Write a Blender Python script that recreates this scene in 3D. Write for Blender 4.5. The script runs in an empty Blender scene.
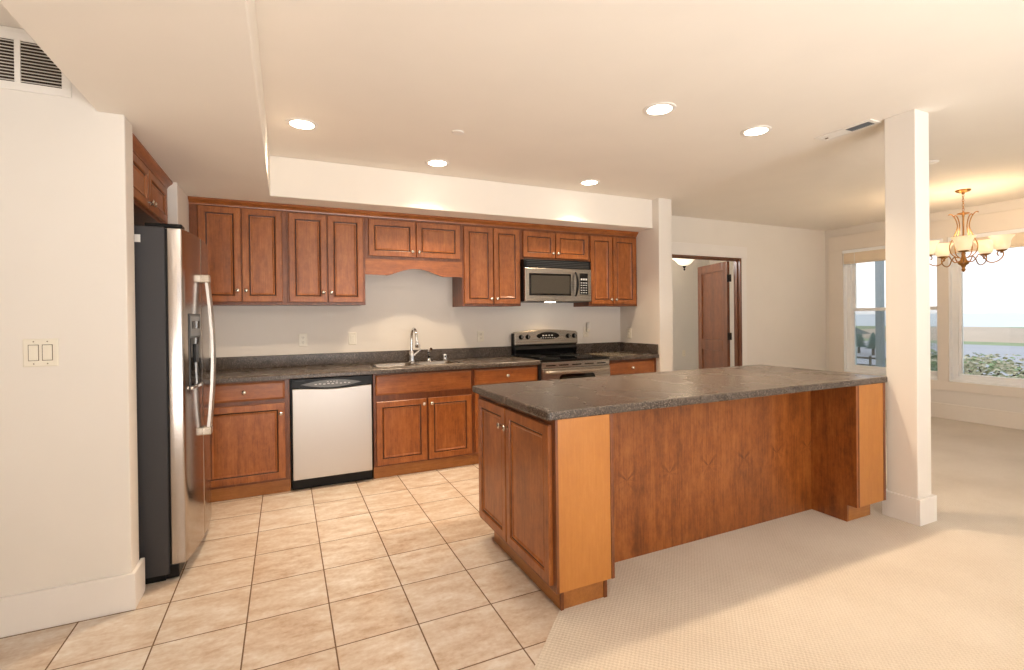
import bpy, bmesh, math, random
from mathutils import Vector, Matrix

random.seed(7)
S = bpy.context.scene
C = S.collection
R = math.radians

# ------------------------------------------------------------------ camera
CAM_H, YAW, PITCH, ROLL = 1.3213, R(24.929), R(0.291), R(-0.677)
FPX, PY = 487.98, 320.475
cyw, syw, cpt, spt = math.cos(YAW), math.sin(YAW), math.cos(PITCH), math.sin(PITCH)
Fv = Vector((syw * cpt, cyw * cpt, -spt))
Rv = Vector((cyw, -syw, 0))
Uv = Rv.cross(Fv)
R2 = Rv * math.cos(ROLL) + Uv * math.sin(ROLL)
U2 = Uv * math.cos(ROLL) - Rv * math.sin(ROLL)
cam_data = bpy.data.cameras.new('camera')
cam = bpy.data.objects.new('camera', cam_data)
C.objects.link(cam)
cam_data.sensor_fit = 'HORIZONTAL'
cam_data.sensor_width = 36.0
cam_data.lens = 36.0 * FPX / 1024.0
cam_data.shift_y = -(335 - PY) / 1024.0
cam_data.clip_start = 0.05
cam_data.clip_end = 6000
M3 = Matrix((R2, U2, -Fv)).transposed()
cam.matrix_world = Matrix.Translation((0, 0, CAM_H)) @ M3.to_4x4()
S.camera = cam

# ------------------------------------------------------------------ world, exposure
SKY_STRENGTH = 0.95
S.view_settings.view_transform = 'Standard'
S.view_settings.look = 'None'
S.view_settings.gamma = 1.0
S.view_settings.exposure = 0.66
try:
    S.view_settings.use_curve_mapping = False
except Exception:
    pass
world = bpy.data.worlds.new('overcast_sky')
S.world = world
world.use_nodes = True
wt = world.node_tree
wt.nodes.clear()
wo = wt.nodes.new('ShaderNodeOutputWorld')
wb = wt.nodes.new('ShaderNodeBackground')
wg = wt.nodes.new('ShaderNodeTexCoord')
wsep = wt.nodes.new('ShaderNodeSeparateXYZ')
wr = wt.nodes.new('ShaderNodeValToRGB')
wr.color_ramp.elements[0].position = 0.0
wr.color_ramp.elements[0].color = (0.97, 0.98, 1.0, 1)
wr.color_ramp.elements[1].position = 0.8
wr.color_ramp.elements[1].color = (0.80, 0.90, 1.0, 1)
wt.links.new(wg.outputs['Generated'], wsep.inputs[0])
wt.links.new(wsep.outputs['Z'], wr.inputs[0])
wt.links.new(wr.outputs[0], wb.inputs['Color'])
wb.inputs['Strength'].default_value = SKY_STRENGTH
wt.links.new(wb.outputs[0], wo.inputs['Surface'])

WARM = (1.0, 0.78, 0.54)

# added fill light: a large low panel behind the camera, aimed up and forward
fd = bpy.data.lights.new('added_bounce_fill', 'AREA')
fd.shape = 'RECTANGLE'
fd.size, fd.size_y = 4.2, 2.2
fd.energy = 205
fd.spread = R(116)
fd.color = (0.98, 0.97, 0.96)
fo = bpy.data.objects.new('added_bounce_fill', fd)
C.objects.link(fo)
fo.location = (1.3, -3.2, 0.5)
fo.rotation_euler = (R(180 - 37), 0, 0)

# ------------------------------------------------------------------ materials
def srgb(r, g, b):
    f = lambda c: (c / 255 / 12.92) if c / 255 <= 0.04045 else ((c / 255 + 0.055) / 1.055) ** 2.4
    return (f(r), f(g), f(b), 1)


def new_mat(name):
    m = bpy.data.materials.new(name)
    m.use_nodes = True
    nt = m.node_tree
    b = nt.nodes['Principled BSDF']
    return m, nt, b


def N(nt, t, **kw):
    n = nt.nodes.new(t)
    for k, v in kw.items():
        setattr(n, k, v)
    return n


def L(nt, a, b):
    nt.links.new(a, b)


def math_node(nt, op, a, b=None, c=None):
    n = nt.nodes.new('ShaderNodeMath')
    n.operation = op
    for i, v in enumerate((a, b, c)):
        if v is None:
            continue
        if isinstance(v, (int, float)):
            n.inputs[i].default_value = v
        else:
            nt.links.new(v, n.inputs[i])
    return n.outputs[0]


def mix_col(nt, fac, a, b, mode='MIX'):
    n = nt.nodes.new('ShaderNodeMix')
    n.data_type = 'RGBA'
    n.blend_type = mode
    for i, v in ((0, fac), (6, a), (7, b)):
        if isinstance(v, (int, float)):
            n.inputs[i].default_value = v
        elif isinstance(v, tuple):
            n.inputs[i].default_value = v
        else:
            nt.links.new(v, n.inputs[i])
    return n.outputs[2]


def noise(nt, vec, scale, detail=3, rough=0.5):
    n = nt.nodes.new('ShaderNodeTexNoise')
    n.inputs['Scale'].default_value = scale
    n.inputs['Detail'].default_value = detail
    n.inputs['Roughness'].default_value = rough
    if vec is not None:
        nt.links.new(vec, n.inputs['Vector'])
    return n.outputs['Fac']


def ramp(nt, fac, stops):
    n = nt.nodes.new('ShaderNodeValToRGB')
    e = n.color_ramp.elements
    while len(e) < len(stops):
        e.new(0.5)
    for el, (p, c) in zip(e, stops):
        el.position = p
        el.color = c
    nt.links.new(fac, n.inputs[0])
    return n.outputs[0]


def bump(nt, b, height, strength, dist):
    n = nt.nodes.new('ShaderNodeBump')
    n.inputs['Strength'].default_value = strength
    n.inputs['Distance'].default_value = dist
    nt.links.new(height, n.inputs['Height'])
    nt.links.new(n.outputs[0], b.inputs['Normal'])


def plain(name, col, rough=0.5, metal=0.0, emit=None, estr=0, spec=None, vary=0.0, vscale=8, bmp=0.0, bscale=120):
    m, nt, b = new_mat(name)
    b.inputs['Base Color'].default_value = col
    b.inputs['Roughness'].default_value = rough
    b.inputs['Metallic'].default_value = metal
    if spec is not None:
        b.inputs['Specular IOR Level'].default_value = spec
    if emit:
        b.inputs['Emission Color'].default_value = (*emit[:3], 1)
        b.inputs['Emission Strength'].default_value = estr
    tc = N(nt, 'ShaderNodeTexCoord')
    if vary:
        f = noise(nt, tc.outputs['Object'], vscale, 3)
        dk = tuple(c * (1 - vary) for c in col[:3]) + (1,)
        lt = tuple(min(1, c * (1 + vary)) for c in col[:3]) + (1,)
        L(nt, ramp(nt, f, [(0.3, dk), (0.7, lt)]), b.inputs['Base Color'])
    if bmp:
        bump(nt, b, noise(nt, tc.outputs['Object'], bscale, 2), bmp, 0.002)
    return m


def wood(name, dark, mid, light, axis='z', rough=0.38, contrast=1.0, figure=False, coat=0.25):
    m, nt, b = new_mat(name)
    tc = N(nt, 'ShaderNodeTexCoord')
    oi = N(nt, 'ShaderNodeObjectInfo')
    off = N(nt, 'ShaderNodeVectorMath', operation='ADD')
    sc = N(nt, 'ShaderNodeVectorMath', operation='SCALE')
    comb = N(nt, 'ShaderNodeCombineXYZ')
    L(nt, oi.outputs['Random'], comb.inputs[0])
    L(nt, oi.outputs['Random'], comb.inputs[1])
    L(nt, oi.outputs['Random'], comb.inputs[2])
    sc.inputs['Scale'].default_value = 17.0
    L(nt, comb.outputs[0], sc.inputs[0])
    L(nt, tc.outputs['Object'], off.inputs[0])
    L(nt, sc.outputs[0], off.inputs[1])
    def mapped(s):
        mp = N(nt, 'ShaderNodeMapping')
        mp.inputs['Scale'].default_value = s if axis == 'z' else (s[2], s[1], s[0])
        L(nt, off.outputs[0], mp.inputs['Vector'])
        return mp.outputs[0]
    f1 = noise(nt, mapped((9, 9, 1.1)), 1.0, 4, 0.6)
    f2 = noise(nt, mapped((140, 140, 5)), 1.0, 3, 0.6)
    f3 = noise(nt, mapped((22, 22, 11)), 1.0, 5, 0.75)
    a = math_node(nt, 'MULTIPLY', f1, 0.34)
    a = math_node(nt, 'MULTIPLY_ADD', f2, 0.26, a)
    a = math_node(nt, 'MULTIPLY_ADD', f3, 0.42, a)
    if figure:
        # crotch figure: a star of streaks repeated along the veneer leaves
        sx = N(nt, 'ShaderNodeSeparateXYZ')
        L(nt, tc.outputs['Object'], sx.inputs[0])
        P = 0.30
        u = math_node(nt, 'SUBTRACT', math_node(nt, 'FRACT', math_node(nt, 'DIVIDE', math_node(nt, 'SUBTRACT', sx.outputs[0], 1.52), P)), 0.5)
        u = math_node(nt, 'MULTIPLY', u, P)
        v = math_node(nt, 'SUBTRACT', sx.outputs[2], 0.43)
        rr = math_node(nt, 'SQRT', math_node(nt, 'ADD', math_node(nt, 'MULTIPLY', u, u), math_node(nt, 'MULTIPLY', v, v)))
        an = math_node(nt, 'ARCTAN2', v, math_node(nt, 'ABSOLUTE', u))
        cb = N(nt, 'ShaderNodeCombineXYZ')
        L(nt, math_node(nt, 'MULTIPLY', an, 3.2), cb.inputs[0])
        L(nt, math_node(nt, 'MULTIPLY', rr, 12.0), cb.inputs[1])
        L(nt, math_node(nt, 'FLOOR', math_node(nt, 'DIVIDE', math_node(nt, 'SUBTRACT', sx.outputs[0], 1.52), P)), cb.inputs[2])
        fs = noise(nt, cb.outputs[0], 1.0, 3, 0.6)
        mask = math_node(nt, 'SUBTRACT', 1.0, math_node(nt, 'DIVIDE', rr, 0.10))
        mask = math_node(nt, 'MAXIMUM', mask, 0.0)
        tw = math_node(nt, 'DIVIDE', math_node(nt, 'SUBTRACT', an, 0.72), 0.22)
        wing = math_node(nt, 'MAXIMUM', math_node(nt, 'SUBTRACT', 1.0, math_node(nt, 'MULTIPLY', tw, tw)), 0.0)
        a = math_node(nt, 'MULTIPLY_ADD', math_node(nt, 'MULTIPLY', math_node(nt, 'SUBTRACT', fs, 0.5), mask), 0.42, a)
        a = math_node(nt, 'MULTIPLY_ADD', math_node(nt, 'MULTIPLY', wing, mask), -0.17, a)
        # slow light and dark bands of veneer
        fb = noise(nt, mapped((7, 7, 0.5)), 1.0, 2, 0.5)
        a = math_node(nt, 'MULTIPLY_ADD', math_node(nt, 'SUBTRACT', fb, 0.5), 0.10, a)
    lo, hi = 0.52 - 0.17 / contrast, 0.52 + 0.17 / contrast
    col = ramp(nt, a, [(lo, dark), (0.52, mid), (hi, light)])
    L(nt, col, b.inputs['Base Color'])
    b.inputs['Roughness'].default_value = rough
    b.inputs['Coat Weight'].default_value = coat
    b.inputs['Coat Roughness'].default_value = 0.22
    bump(nt, b, f2, 0.06, 0.001)
    return m


def counter_mat():
    m, nt, b = new_mat('speckled_laminate')
    tc = N(nt, 'ShaderNodeTexCoord')
    v = tc.outputs['Object']
    vo = N(nt, 'ShaderNodeTexVoronoi')
    vo.inputs['Scale'].default_value = 230
    L(nt, v, vo.inputs['Vector'])
    sv = N(nt, 'ShaderNodeSeparateXYZ')
    L(nt, vo.outputs['Color'], sv.inputs[0])
    n3 = noise(nt, v, 3, 3, 0.5)
    rn = N(nt, 'ShaderNodeValToRGB')
    rn.color_ramp.interpolation = 'CONSTANT'
    e = rn.color_ramp.elements
    stops = [(0.0, srgb(58, 50, 45)), (0.18, srgb(78, 69, 62)), (0.46, srgb(88, 78, 70)), (0.72, srgb(99, 88, 79)), (0.88, srgb(124, 112, 102))]
    while len(e) < len(stops):
        e.new(0.5)
    for el, (p, c) in zip(e, stops):
        el.position = p
        el.color = c
    L(nt, sv.outputs[0], rn.inputs[0])
    L(nt, rn.outputs[0], b.inputs['Base Color'])
    b.inputs['Specular IOR Level'].default_value = 0.32
    L(nt, ramp(nt, n3, [(0.3, (0.265, 0.265, 0.265, 1)), (0.7, (0.28, 0.28, 0.28, 1))]), b.inputs['Roughness'])
    return m


TILE, TX0, TY0 = 0.3384, 0.1686, 3.1034


def tile_mat():
    m, nt, b = new_mat('ceramic_floor_tile')
    geo = N(nt, 'ShaderNodeNewGeometry')
    sx = N(nt, 'ShaderNodeSeparateXYZ')
    L(nt, geo.outputs['Position'], sx.inputs[0])
    x = math_node(nt, 'DIVIDE', math_node(nt, 'SUBTRACT', sx.outputs[0], TX0), TILE)
    y = math_node(nt, 'DIVIDE', math_node(nt, 'SUBTRACT', sx.outputs[1], TY0), TILE)
    dx = math_node(nt, 'PINGPONG', x, 0.5)
    dy = math_node(nt, 'PINGPONG', y, 0.5)
    dmin = math_node(nt, 'MINIMUM', dx, dy)
    fx, fy = math_node(nt, 'FLOOR', x), math_node(nt, 'FLOOR', y)
    cb = N(nt, 'ShaderNodeCombineXYZ')
    L(nt, fx, cb.inputs[0])
    L(nt, fy, cb.inputs[1])
    wn = N(nt, 'ShaderNodeTexWhiteNoise', noise_dimensions='3D')
    L(nt, cb.outputs[0], wn.inputs['Vector'])
    sc = N(nt, 'ShaderNodeVectorMath', operation='SCALE')
    sc.inputs['Scale'].default_value = 9.0
    L(nt, wn.outputs['Color'], sc.inputs[0])
    ad = N(nt, 'ShaderNodeVectorMath', operation='ADD')
    L(nt, geo.outputs['Position'], ad.inputs[0])
    L(nt, sc.outputs[0], ad.inputs[1])
    mp = N(nt, 'ShaderNodeMapping')
    mp.inputs['Rotation'].default_value = (0, 0, R(35))
    mp.inputs['Scale'].default_value = (1.0, 2.4, 1)
    L(nt, ad.outputs[0], mp.inputs['Vector'])
    n1 = noise(nt, mp.outputs[0], 5.5, 6, 0.68)
    n2 = noise(nt, ad.outputs[0], 42, 3, 0.6)
    f = math_node(nt, 'MULTIPLY_ADD', n2, 0.25, math_node(nt, 'MULTIPLY', n1, 0.75))
    f = math_node(nt, 'MULTIPLY_ADD', math_node(nt, 'SUBTRACT', wn.outputs['Value'], 0.5), 0.05, f)
    col = ramp(nt, f, [(0.34, srgb(182, 156, 132)), (0.45, srgb(200, 180, 160)), (0.54, srgb(210, 196, 181)), (0.66, srgb(222, 214, 205))])
    grout = math_node(nt, 'LESS_THAN', dmin, 0.0088)
    L(nt, mix_col(nt, grout, col, srgb(112, 86, 62)), b.inputs['Base Color'])
    L(nt, ramp(nt, grout, [(0, (0.34, 0.34, 0.34, 1)), (1, (0.9, 0.9, 0.9, 1))]), b.inputs['Roughness'])
    edge = N(nt, 'ShaderNodeMapRange')
    edge.inputs['From Min'].default_value = 0.004
    edge.inputs['From Max'].default_value = 0.016
    L(nt, dmin, edge.inputs['Value'])
    h = math_node(nt, 'MULTIPLY_ADD', n2, 0.12, edge.outputs[0])
    bump(nt, b, h, 0.35, 0.002)
    return m


def carpet_mat():
    m, nt, b = new_mat('loop_pile_carpet')
    geo = N(nt, 'ShaderNodeNewGeometry')
    sx = N(nt, 'ShaderNodeSeparateXYZ')
    L(nt, geo.outputs['Position'], sx.inputs[0])
    k = 2 * math.pi / 0.021
    a = math_node(nt, 'SINE', math_node(nt, 'MULTIPLY', sx.outputs[0], k))
    c = math_node(nt, 'SINE', math_node(nt, 'MULTIPLY', sx.outputs[1], k))
    w = math_node(nt, 'MULTIPLY', a, c)
    n1 = noise(nt, geo.outputs['Position'], 330, 2, 0.6)
    n2 = noise(nt, geo.outputs['Position'], 1.6, 4, 0.6)
    f = math_node(nt, 'MULTIPLY_ADD', w, 0.07, 0.5)
    f = math_node(nt, 'MULTIPLY_ADD', math_node(nt, 'SUBTRACT', n1, 0.5), 0.55, f)
    f = math_node(nt, 'MULTIPLY_ADD', math_node(nt, 'SUBTRACT', n2, 0.5), 0.35, f)
    col = ramp(nt, f, [(0.25, srgb(176, 158, 138)), (0.5, srgb(208, 194, 176)), (0.78, srgb(226, 216, 202))])
    L(nt, col, b.inputs['Base Color'])
    b.inputs['Roughness'].default_value = 0.95
    b.inputs['Specular IOR Level'].default_value = 0.1
    b.inputs['Sheen Weight'].default_value = 0.2
    bump(nt, b, math_node(nt, 'MULTIPLY_ADD', n1, 0.7, math_node(nt, 'MULTIPLY', w, 0.5)), 0.4, 0.003)
    return m


def brushed(name, col, rough=0.3, axis='z', vary=0.05):
    m, nt, b = new_mat(name)
    tc = N(nt, 'ShaderNodeTexCoord')
    mp = N(nt, 'ShaderNodeMapping')
    mp.inputs['Scale'].default_value = (500, 500, 2) if axis == 'z' else (2, 500, 500)
    L(nt, tc.outputs['Object'], mp.inputs['Vector'])
    n = noise(nt, mp.outputs[0], 1.0, 2)
    b.inputs['Metallic'].default_value = 1.0
    dk = tuple(c * (1 - vary) for c in col[:3]) + (1,)
    L(nt, ramp(nt, n, [(0.3, dk), (0.7, col)]), b.inputs['Base Color'])
    L(nt, ramp(nt, n, [(0.3, (rough - .05,) * 3 + (1,)), (0.7, (rough + .07,) * 3 + (1,))]), b.inputs['Roughness'])
    bump(nt, b, n, 0.04, 0.0005)
    return m


def glass_mat(name, tint=(1, 1, 1, 1), refl=0.06):
    m, nt, b = new_mat(name)
    nt.nodes.remove(b)
    out = nt.nodes['Material Output']
    tr = N(nt, 'ShaderNodeBsdfTransparent')
    tr.inputs[0].default_value = tint
    gl = N(nt, 'ShaderNodeBsdfGlossy')
    gl.inputs['Roughness'].default_value = 0.02
    fr = N(nt, 'ShaderNodeFresnel')
    fr.inputs[0].default_value = 1.45
    mx = N(nt, 'ShaderNodeMixShader')
    L(nt, fr.outputs[0], mx.inputs[0])
    L(nt, tr.outputs[0], mx.inputs[1])
    L(nt, gl.outputs[0], mx.inputs[2])
    L(nt, mx.outputs[0], out.inputs['Surface'])
    return m


def screen_mat():
    m, nt, b = new_mat('insect_screen_mesh')
    nt.nodes.remove(b)
    out = nt.nodes['Material Output']
    tr = N(nt, 'ShaderNodeBsdfTransparent')
    df = N(nt, 'ShaderNodeBsdfDiffuse')
    df.inputs[0].default_value = (0.16, 0.24, 0.25, 1)
    mx = N(nt, 'ShaderNodeMixShader')
    mx.inputs[0].default_value = 0.25
    L(nt, tr.outputs[0], mx.inputs[1])
    L(nt, df.outputs[0], mx.inputs[2])
    L(nt, mx.outputs[0], out.inputs['Surface'])
    return m


def emis(name, col, s):
    m, nt, b = new_mat(name)
    b.inputs['Base Color'].default_value = (0.9, 0.88, 0.82, 1)
    b.inputs['Emission Color'].default_value = (*col, 1)
    b.inputs['Emission Strength'].default_value = s
    b.inputs['Roughness'].default_value = 0.4
    return m


def shade_mat(name, s):
    # frosted amber glass: more glow low down round the bulb
    m, nt, b = new_mat(name)
    b.inputs['Base Color'].default_value = srgb(250, 232, 196)
    b.inputs['Roughness'].default_value = 0.35
    tc = N(nt, 'ShaderNodeTexCoord')
    n = noise(nt, tc.outputs['Object'], 14, 3)
    L(nt, ramp(nt, n, [(0.3, (1.0, 0.72, 0.38, 1)), (0.7, (1.0, 0.84, 0.56, 1))]), b.inputs['Emission Color'])
    b.inputs['Emission Strength'].default_value = s
    return m


M = {}
M['paint'] = plain('cream_wall_paint', srgb(233, 226, 217), 0.75, bmp=0.08, bscale=260, vary=0.012, vscale=3)
M['ceil'] = plain('warm_ceiling_paint', srgb(241, 233, 222), 0.85, bmp=0.12, bscale=220, vary=0.012, vscale=3)
M['hallpaint'] = plain('pale_hall_paint', srgb(228, 224, 217), 0.8, bmp=0.08, bscale=260)
M['trim'] = plain('satin_trim_paint', srgb(236, 230, 224), 0.45, vary=0.01)
M['casing'] = plain('cream_casing_paint', srgb(235, 226, 215), 0.5, vary=0.01)
M['vinyl'] = plain('white_vinyl', srgb(250, 251, 252), 0.35, vary=0.008)
M['tile'] = tile_mat()
M['carpet'] = carpet_mat()
M['counter'] = counter_mat()
WD = (srgb(110, 57, 20), srgb(154, 87, 37), srgb(184, 114, 56))
M['wood'] = wood('stained_maple', *WD)
M['woodx'] = wood('stained_maple_crosswise', *WD, axis='x')
M['frame'] = wood('stained_maple_face_frame', srgb(84, 42, 16), srgb(118, 63, 27), srgb(144, 83, 40))
M['toe'] = wood('stained_plywood_toe_kick', srgb(138, 82, 34), srgb(166, 104, 46), srgb(186, 124, 62), axis='x')
M['endp'] = wood('honey_birch_end_panel', srgb(166, 102, 42), srgb(182, 117, 50), srgb(196, 131, 62), contrast=0.6)
M['backp'] = wood('figured_maple_veneer', srgb(100, 50, 16), srgb(144, 79, 30), srgb(174, 105, 47), figure=True, contrast=1.15)
M['sidep'] = wood('maple_veneer_side', srgb(100, 50, 16), srgb(144, 79, 30), srgb(174, 105, 47), contrast=1.15)
M['doorwood'] = wood('dark_fir_door', srgb(76, 38, 16), srgb(106, 58, 28), srgb(128, 76, 40))
M['glaze'] = plain('dark_brown_glaze', srgb(58, 28, 12), 0.5, vary=0.1, vscale=30)
M['inside'] = plain('cabinet_underside', srgb(120, 74, 44), 0.6, vary=0.08)
M['nickel'] = plain('satin_nickel', srgb(205, 196, 184), 0.22, 1.0, vary=0.03, vscale=60)
M['chrome'] = plain('polished_chrome', srgb(222, 222, 222), 0.08, 1.0, vary=0.02, vscale=40)
M['steel'] = brushed('brushed_stainless', srgb(205, 200, 194), 0.30, 'z')
M['steelx'] = brushed('brushed_stainless_crosswise', srgb(184, 176, 166), 0.28, 'x')
M['steelbowl'] = brushed('sink_stainless', srgb(176, 164, 150), 0.24, 'x')
M['fsteel'] = brushed('fridge_door_stainless', srgb(178, 169, 162), 0.17, 'x', 0.03)
M['dwsteel'] = brushed('dishwasher_stainless', srgb(200, 195, 190), 0.42, 'z', 0.02)
M['fside'] = plain('charcoal_textured_enamel', srgb(54, 52, 54), 0.5, vary=0.06, vscale=200, bmp=0.2, bscale=500)
M['black'] = plain('black_plastic', srgb(9, 9, 10), 0.35, spec=0.25, vary=0.1, vscale=40)
M['blackgloss'] = plain('black_glass', srgb(9, 9, 11), 0.06, vary=0.05, vscale=20)
M['darkglass'] = plain('oven_window_glass', srgb(38, 36, 30), 0.08, vary=0.1, vscale=20)
M['mwglass'] = plain('microwave_window_glass', srgb(66, 62, 56), 0.12, vary=0.08, vscale=90)
M['grey'] = plain('grey_plastic', srgb(110, 112, 114), 0.4, vary=0.04, vscale=40)
M['dkgrey'] = plain('dark_grey_plastic', srgb(58, 60, 62), 0.4, vary=0.05, vscale=40)
M['mark'] = plain('pale_printed_marks', srgb(206, 206, 206), 0.6, vary=0.02)
M['plate'] = plain('ivory_cover_plate', srgb(236, 229, 213), 0.35, vary=0.012)
M['slot'] = plain('dark_slot', srgb(120, 104, 84), 0.6, vary=0.1)
M['void'] = plain('dark_duct', srgb(52, 38, 26), 0.9, vary=0.1)
M['whitemetal'] = plain('white_enamelled_steel', srgb(236, 230, 222), 0.4, vary=0.01)
M['brass'] = plain('antique_gold', srgb(176, 128, 74), 0.32, 1.0, vary=0.12, vscale=50)
M['bronze'] = plain('oil_rubbed_bronze', srgb(40, 32, 28), 0.4, 0.7, vary=0.1, vscale=50)
M['lamp'] = emis('lit_lamp_lens', (1.0, 0.88, 0.70), 9.0)
M['shade'] = shade_mat('lit_amber_glass_shade', 0.30)
M['bulb'] = emis('lit_frosted_bulb', (1.0, 0.85, 0.6), 2.5)
M['halls'] = emis('lit_alabaster_bowl', (1.0, 0.84, 0.60), 0.7)
M['glass'] = glass_mat('window_glass')
M['screen'] = screen_mat()
M['blind'] = plain('beige_blind_slats', srgb(242, 224, 198), 0.5, vary=0.03)
M['board'] = plain('grey_brown_board', srgb(128, 118, 100), 0.16, vary=0.05, vscale=30)
# outside
M['grass'] = plain('coastal_grass', srgb(148, 160, 120), 0.95, vary=0.2, vscale=0.6)
M['asphalt'] = plain('pale_asphalt', srgb(176, 176, 182), 0.9, vary=0.05, vscale=0.3)
M['sand'] = plain('pale_dry_bluff', srgb(200, 180, 160), 0.95, vary=0.1, vscale=0.08)
M['sea'] = plain('pale_sea', srgb(205, 214, 222), 0.35, vary=0.04, vscale=0.02)
M['leafa'] = plain('hedge_leaves', srgb(148, 168, 126), 0.8, vary=0.35, vscale=9)
M['leafb'] = plain('dry_shrub_twigs', srgb(205, 198, 172), 0.9, vary=0.25, vscale=9)
M['conifer'] = plain('conifer_needles', srgb(98, 120, 112), 0.9, vary=0.3, vscale=5)
M['bark'] = plain('grey_bark', srgb(96, 84, 74), 0.9, vary=0.2, vscale=20)
M['siding'] = plain('pale_grey_siding', srgb(196, 206, 208), 0.8, vary=0.03, vscale=2)
M['roof'] = plain('grey_shingles', srgb(128, 134, 138), 0.9, vary=0.12, vscale=6)
M['postgrey'] = plain('blue_grey_post_paint', srgb(152, 160, 168), 0.7, vary=0.04)


# ------------------------------------------------------------------ mesh builder
class MB:
    def __init__(self):
        self.v, self.f, self.mi, self.sm = [], [], [], []

    def add(self, verts, faces, mi=0, smooth=False, mat=None):
        o = len(self.v)
        for p in verts:
            p = Vector(p)
            if mat is not None:
                p = mat @ p
            self.v.append(p)
        for f in faces:
            self.f.append([i + o for i in f])
            self.mi.append(mi)
            self.sm.append(smooth)
        return self

    def box(self, x0, x1, y0, y1, z0, z1, mi=0, mat=None):
        v = [(x0, y0, z0), (x1, y0, z0), (x1, y1, z0), (x0, y1, z0), (x0, y0, z1), (x1, y0, z1), (x1, y1, z1), (x0, y1, z1)]
        f = [(0, 3, 2, 1), (4, 5, 6, 7), (0, 1, 5, 4), (1, 2, 6, 5), (2, 3, 7, 6), (3, 0, 4, 7)]
        return self.add(v, f, mi, False, mat)

    def prism(self, pts, a0, a1, axis='y', mi=0, smooth=False):
        """extrude a polygon; axis y: pts are (x,z); axis x: pts are (y,z); axis z: pts are (x,y)"""
        n = len(pts)
        mk = {'y': lambda p, a: (p[0], a, p[1]), 'x': lambda p, a: (a, p[0], p[1]), 'z': lambda p, a: (p[0], p[1], a)}[axis]
        v = [mk(p, a0) for p in pts] + [mk(p, a1) for p in pts]
        f = [list(range(n))[::-1], list(range(n, 2 * n))]
        self.add(v, f, mi, False)
        o = len(self.v) - 2 * n
        for i in range(n):
            j = (i + 1) % n
            self.f.append([o + i, o + j, o + n + j, o + n + i])
            self.mi.append(mi)
            self.sm.append(smooth)
        return self

    def lathe(self, prof, seg=24, mi=0, mat=None, smooth=True):
        """profile (r, z) about Z"""
        v, f = [], []
        m = len(prof)
        for r, z in prof:
            for k in range(seg):
                a = 2 * math.pi * k / seg
                v.append((r * math.cos(a), r * math.sin(a), z))
        for i in range(m - 1):
            for k in range(seg):
                k2 = (k + 1) % seg
                f.append((i * seg + k, i * seg + k2, (i + 1) * seg + k2, (i + 1) * seg + k))
        if prof[0][0] > 1e-6:
            f.append(list(range(seg))[::-1])
        if prof[-1][0] > 1e-6:
            f.append([(m - 1) * seg + k for k in range(seg)])
        return self.add(v, f, mi, smooth, mat)

    def tube(self, path, r, seg=10, mi=0, closed=False):
        path = [Vector(p) for p in path]
        n = len(path)
        rr = r if isinstance(r, (list, tuple)) else [r] * n
        v, f = [], []
        up = None
        for i, p in enumerate(path):
            if closed:
                t = path[(i + 1) % n] - path[i - 1]
            else:
                t = path[min(i + 1, n - 1)] - path[max(i - 1, 0)]
            t.normalize()
            if up is None:
                up = Vector((0, 0, 1)) if abs(t.z) < 0.9 else Vector((1, 0, 0))
            a = t.cross(up)
            a.normalize()
            b = a.cross(t)
            up = b
            for k in range(seg):
                an = 2 * math.pi * k / seg
                v.append(p + (a * math.cos(an) + b * math.sin(an)) * rr[i])
        last = n if closed else n - 1
        for i in range(last):
            i2 = (i + 1) % n
            for k in range(seg):
                k2 = (k + 1) % seg
                f.append((i * seg + k, i * seg + k2, i2 * seg + k2, i2 * seg + k))
        if not closed:
            f.append(list(range(seg))[::-1])
            f.append([(n - 1) * seg + k for k in range(seg)])
        return self.add(v, f, mi, True)

    def panel(self, x0, x1, z0, z1, prof, mi=0, glazed=()):
        """nested rectangles, facing -Y: prof is (inset, y)"""
        v, f = [], []
        for ins, y in prof:
            v += [(x0 + ins, y, z0 + ins), (x1 - ins, y, z0 + ins), (x1 - ins, y, z1 - ins), (x0 + ins, y, z1 - ins)]
        for i in range(len(prof) - 1):
            for k in range(4):
                k2 = (k + 1) % 4
                f.append((i * 4 + k, i * 4 + k2, i * 4 + 4 + k2, i * 4 + 4 + k))
        e = (len(prof) - 1) * 4
        f.append((e, e + 1, e + 2, e + 3))
        f.append((3, 2, 1, 0))
        o = len(self.mi)
        self.add(v, f, mi)
        for i in glazed:
            for k in range(4):
                self.mi[o + 4 * i + k] = 1
        return self

    def build(self, name, mats, parent=None, bevel=0, seg=2, loc=None, flat=False):
        me = bpy.data.meshes.new(name)
        me.from_pydata([tuple(p) for p in self.v], [], self.f)
        if not isinstance(mats, (list, tuple)):
            mats = [mats]
        for m in mats:
            me.materials.append(m)
        for p, i, s in zip(me.polygons, self.mi, self.sm):
            p.material_index = i
            p.use_smooth = s
        bm = bmesh.new()
        bm.from_mesh(me)
        bmesh.ops.recalc_face_normals(bm, faces=bm.faces)
        bm.to_mesh(me)
        bm.free()
        if any(self.sm):
            me.set_sharp_from_angle(angle=R(42))
        ob = bpy.data.objects.new(name, me)
        C.objects.link(ob)
        if loc is not None:
            ob.location = loc
        if parent is not None:
            ob.parent = parent
        if bevel:
            md = ob.modifiers.new('edge', 'BEVEL')
            md.width = bevel
            md.segments = seg
            md.limit_method = 'ANGLE'
            md.angle_limit = R(40)
        return ob


def box(name, mats, b, parent=None, bevel=0):
    return MB().box(*b).build(name, mats, parent, bevel)


def tag(o, label, cat, group=None):
    o['label'] = label
    o['category'] = cat
    if group:
        o['group'] = group
    return o


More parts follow.
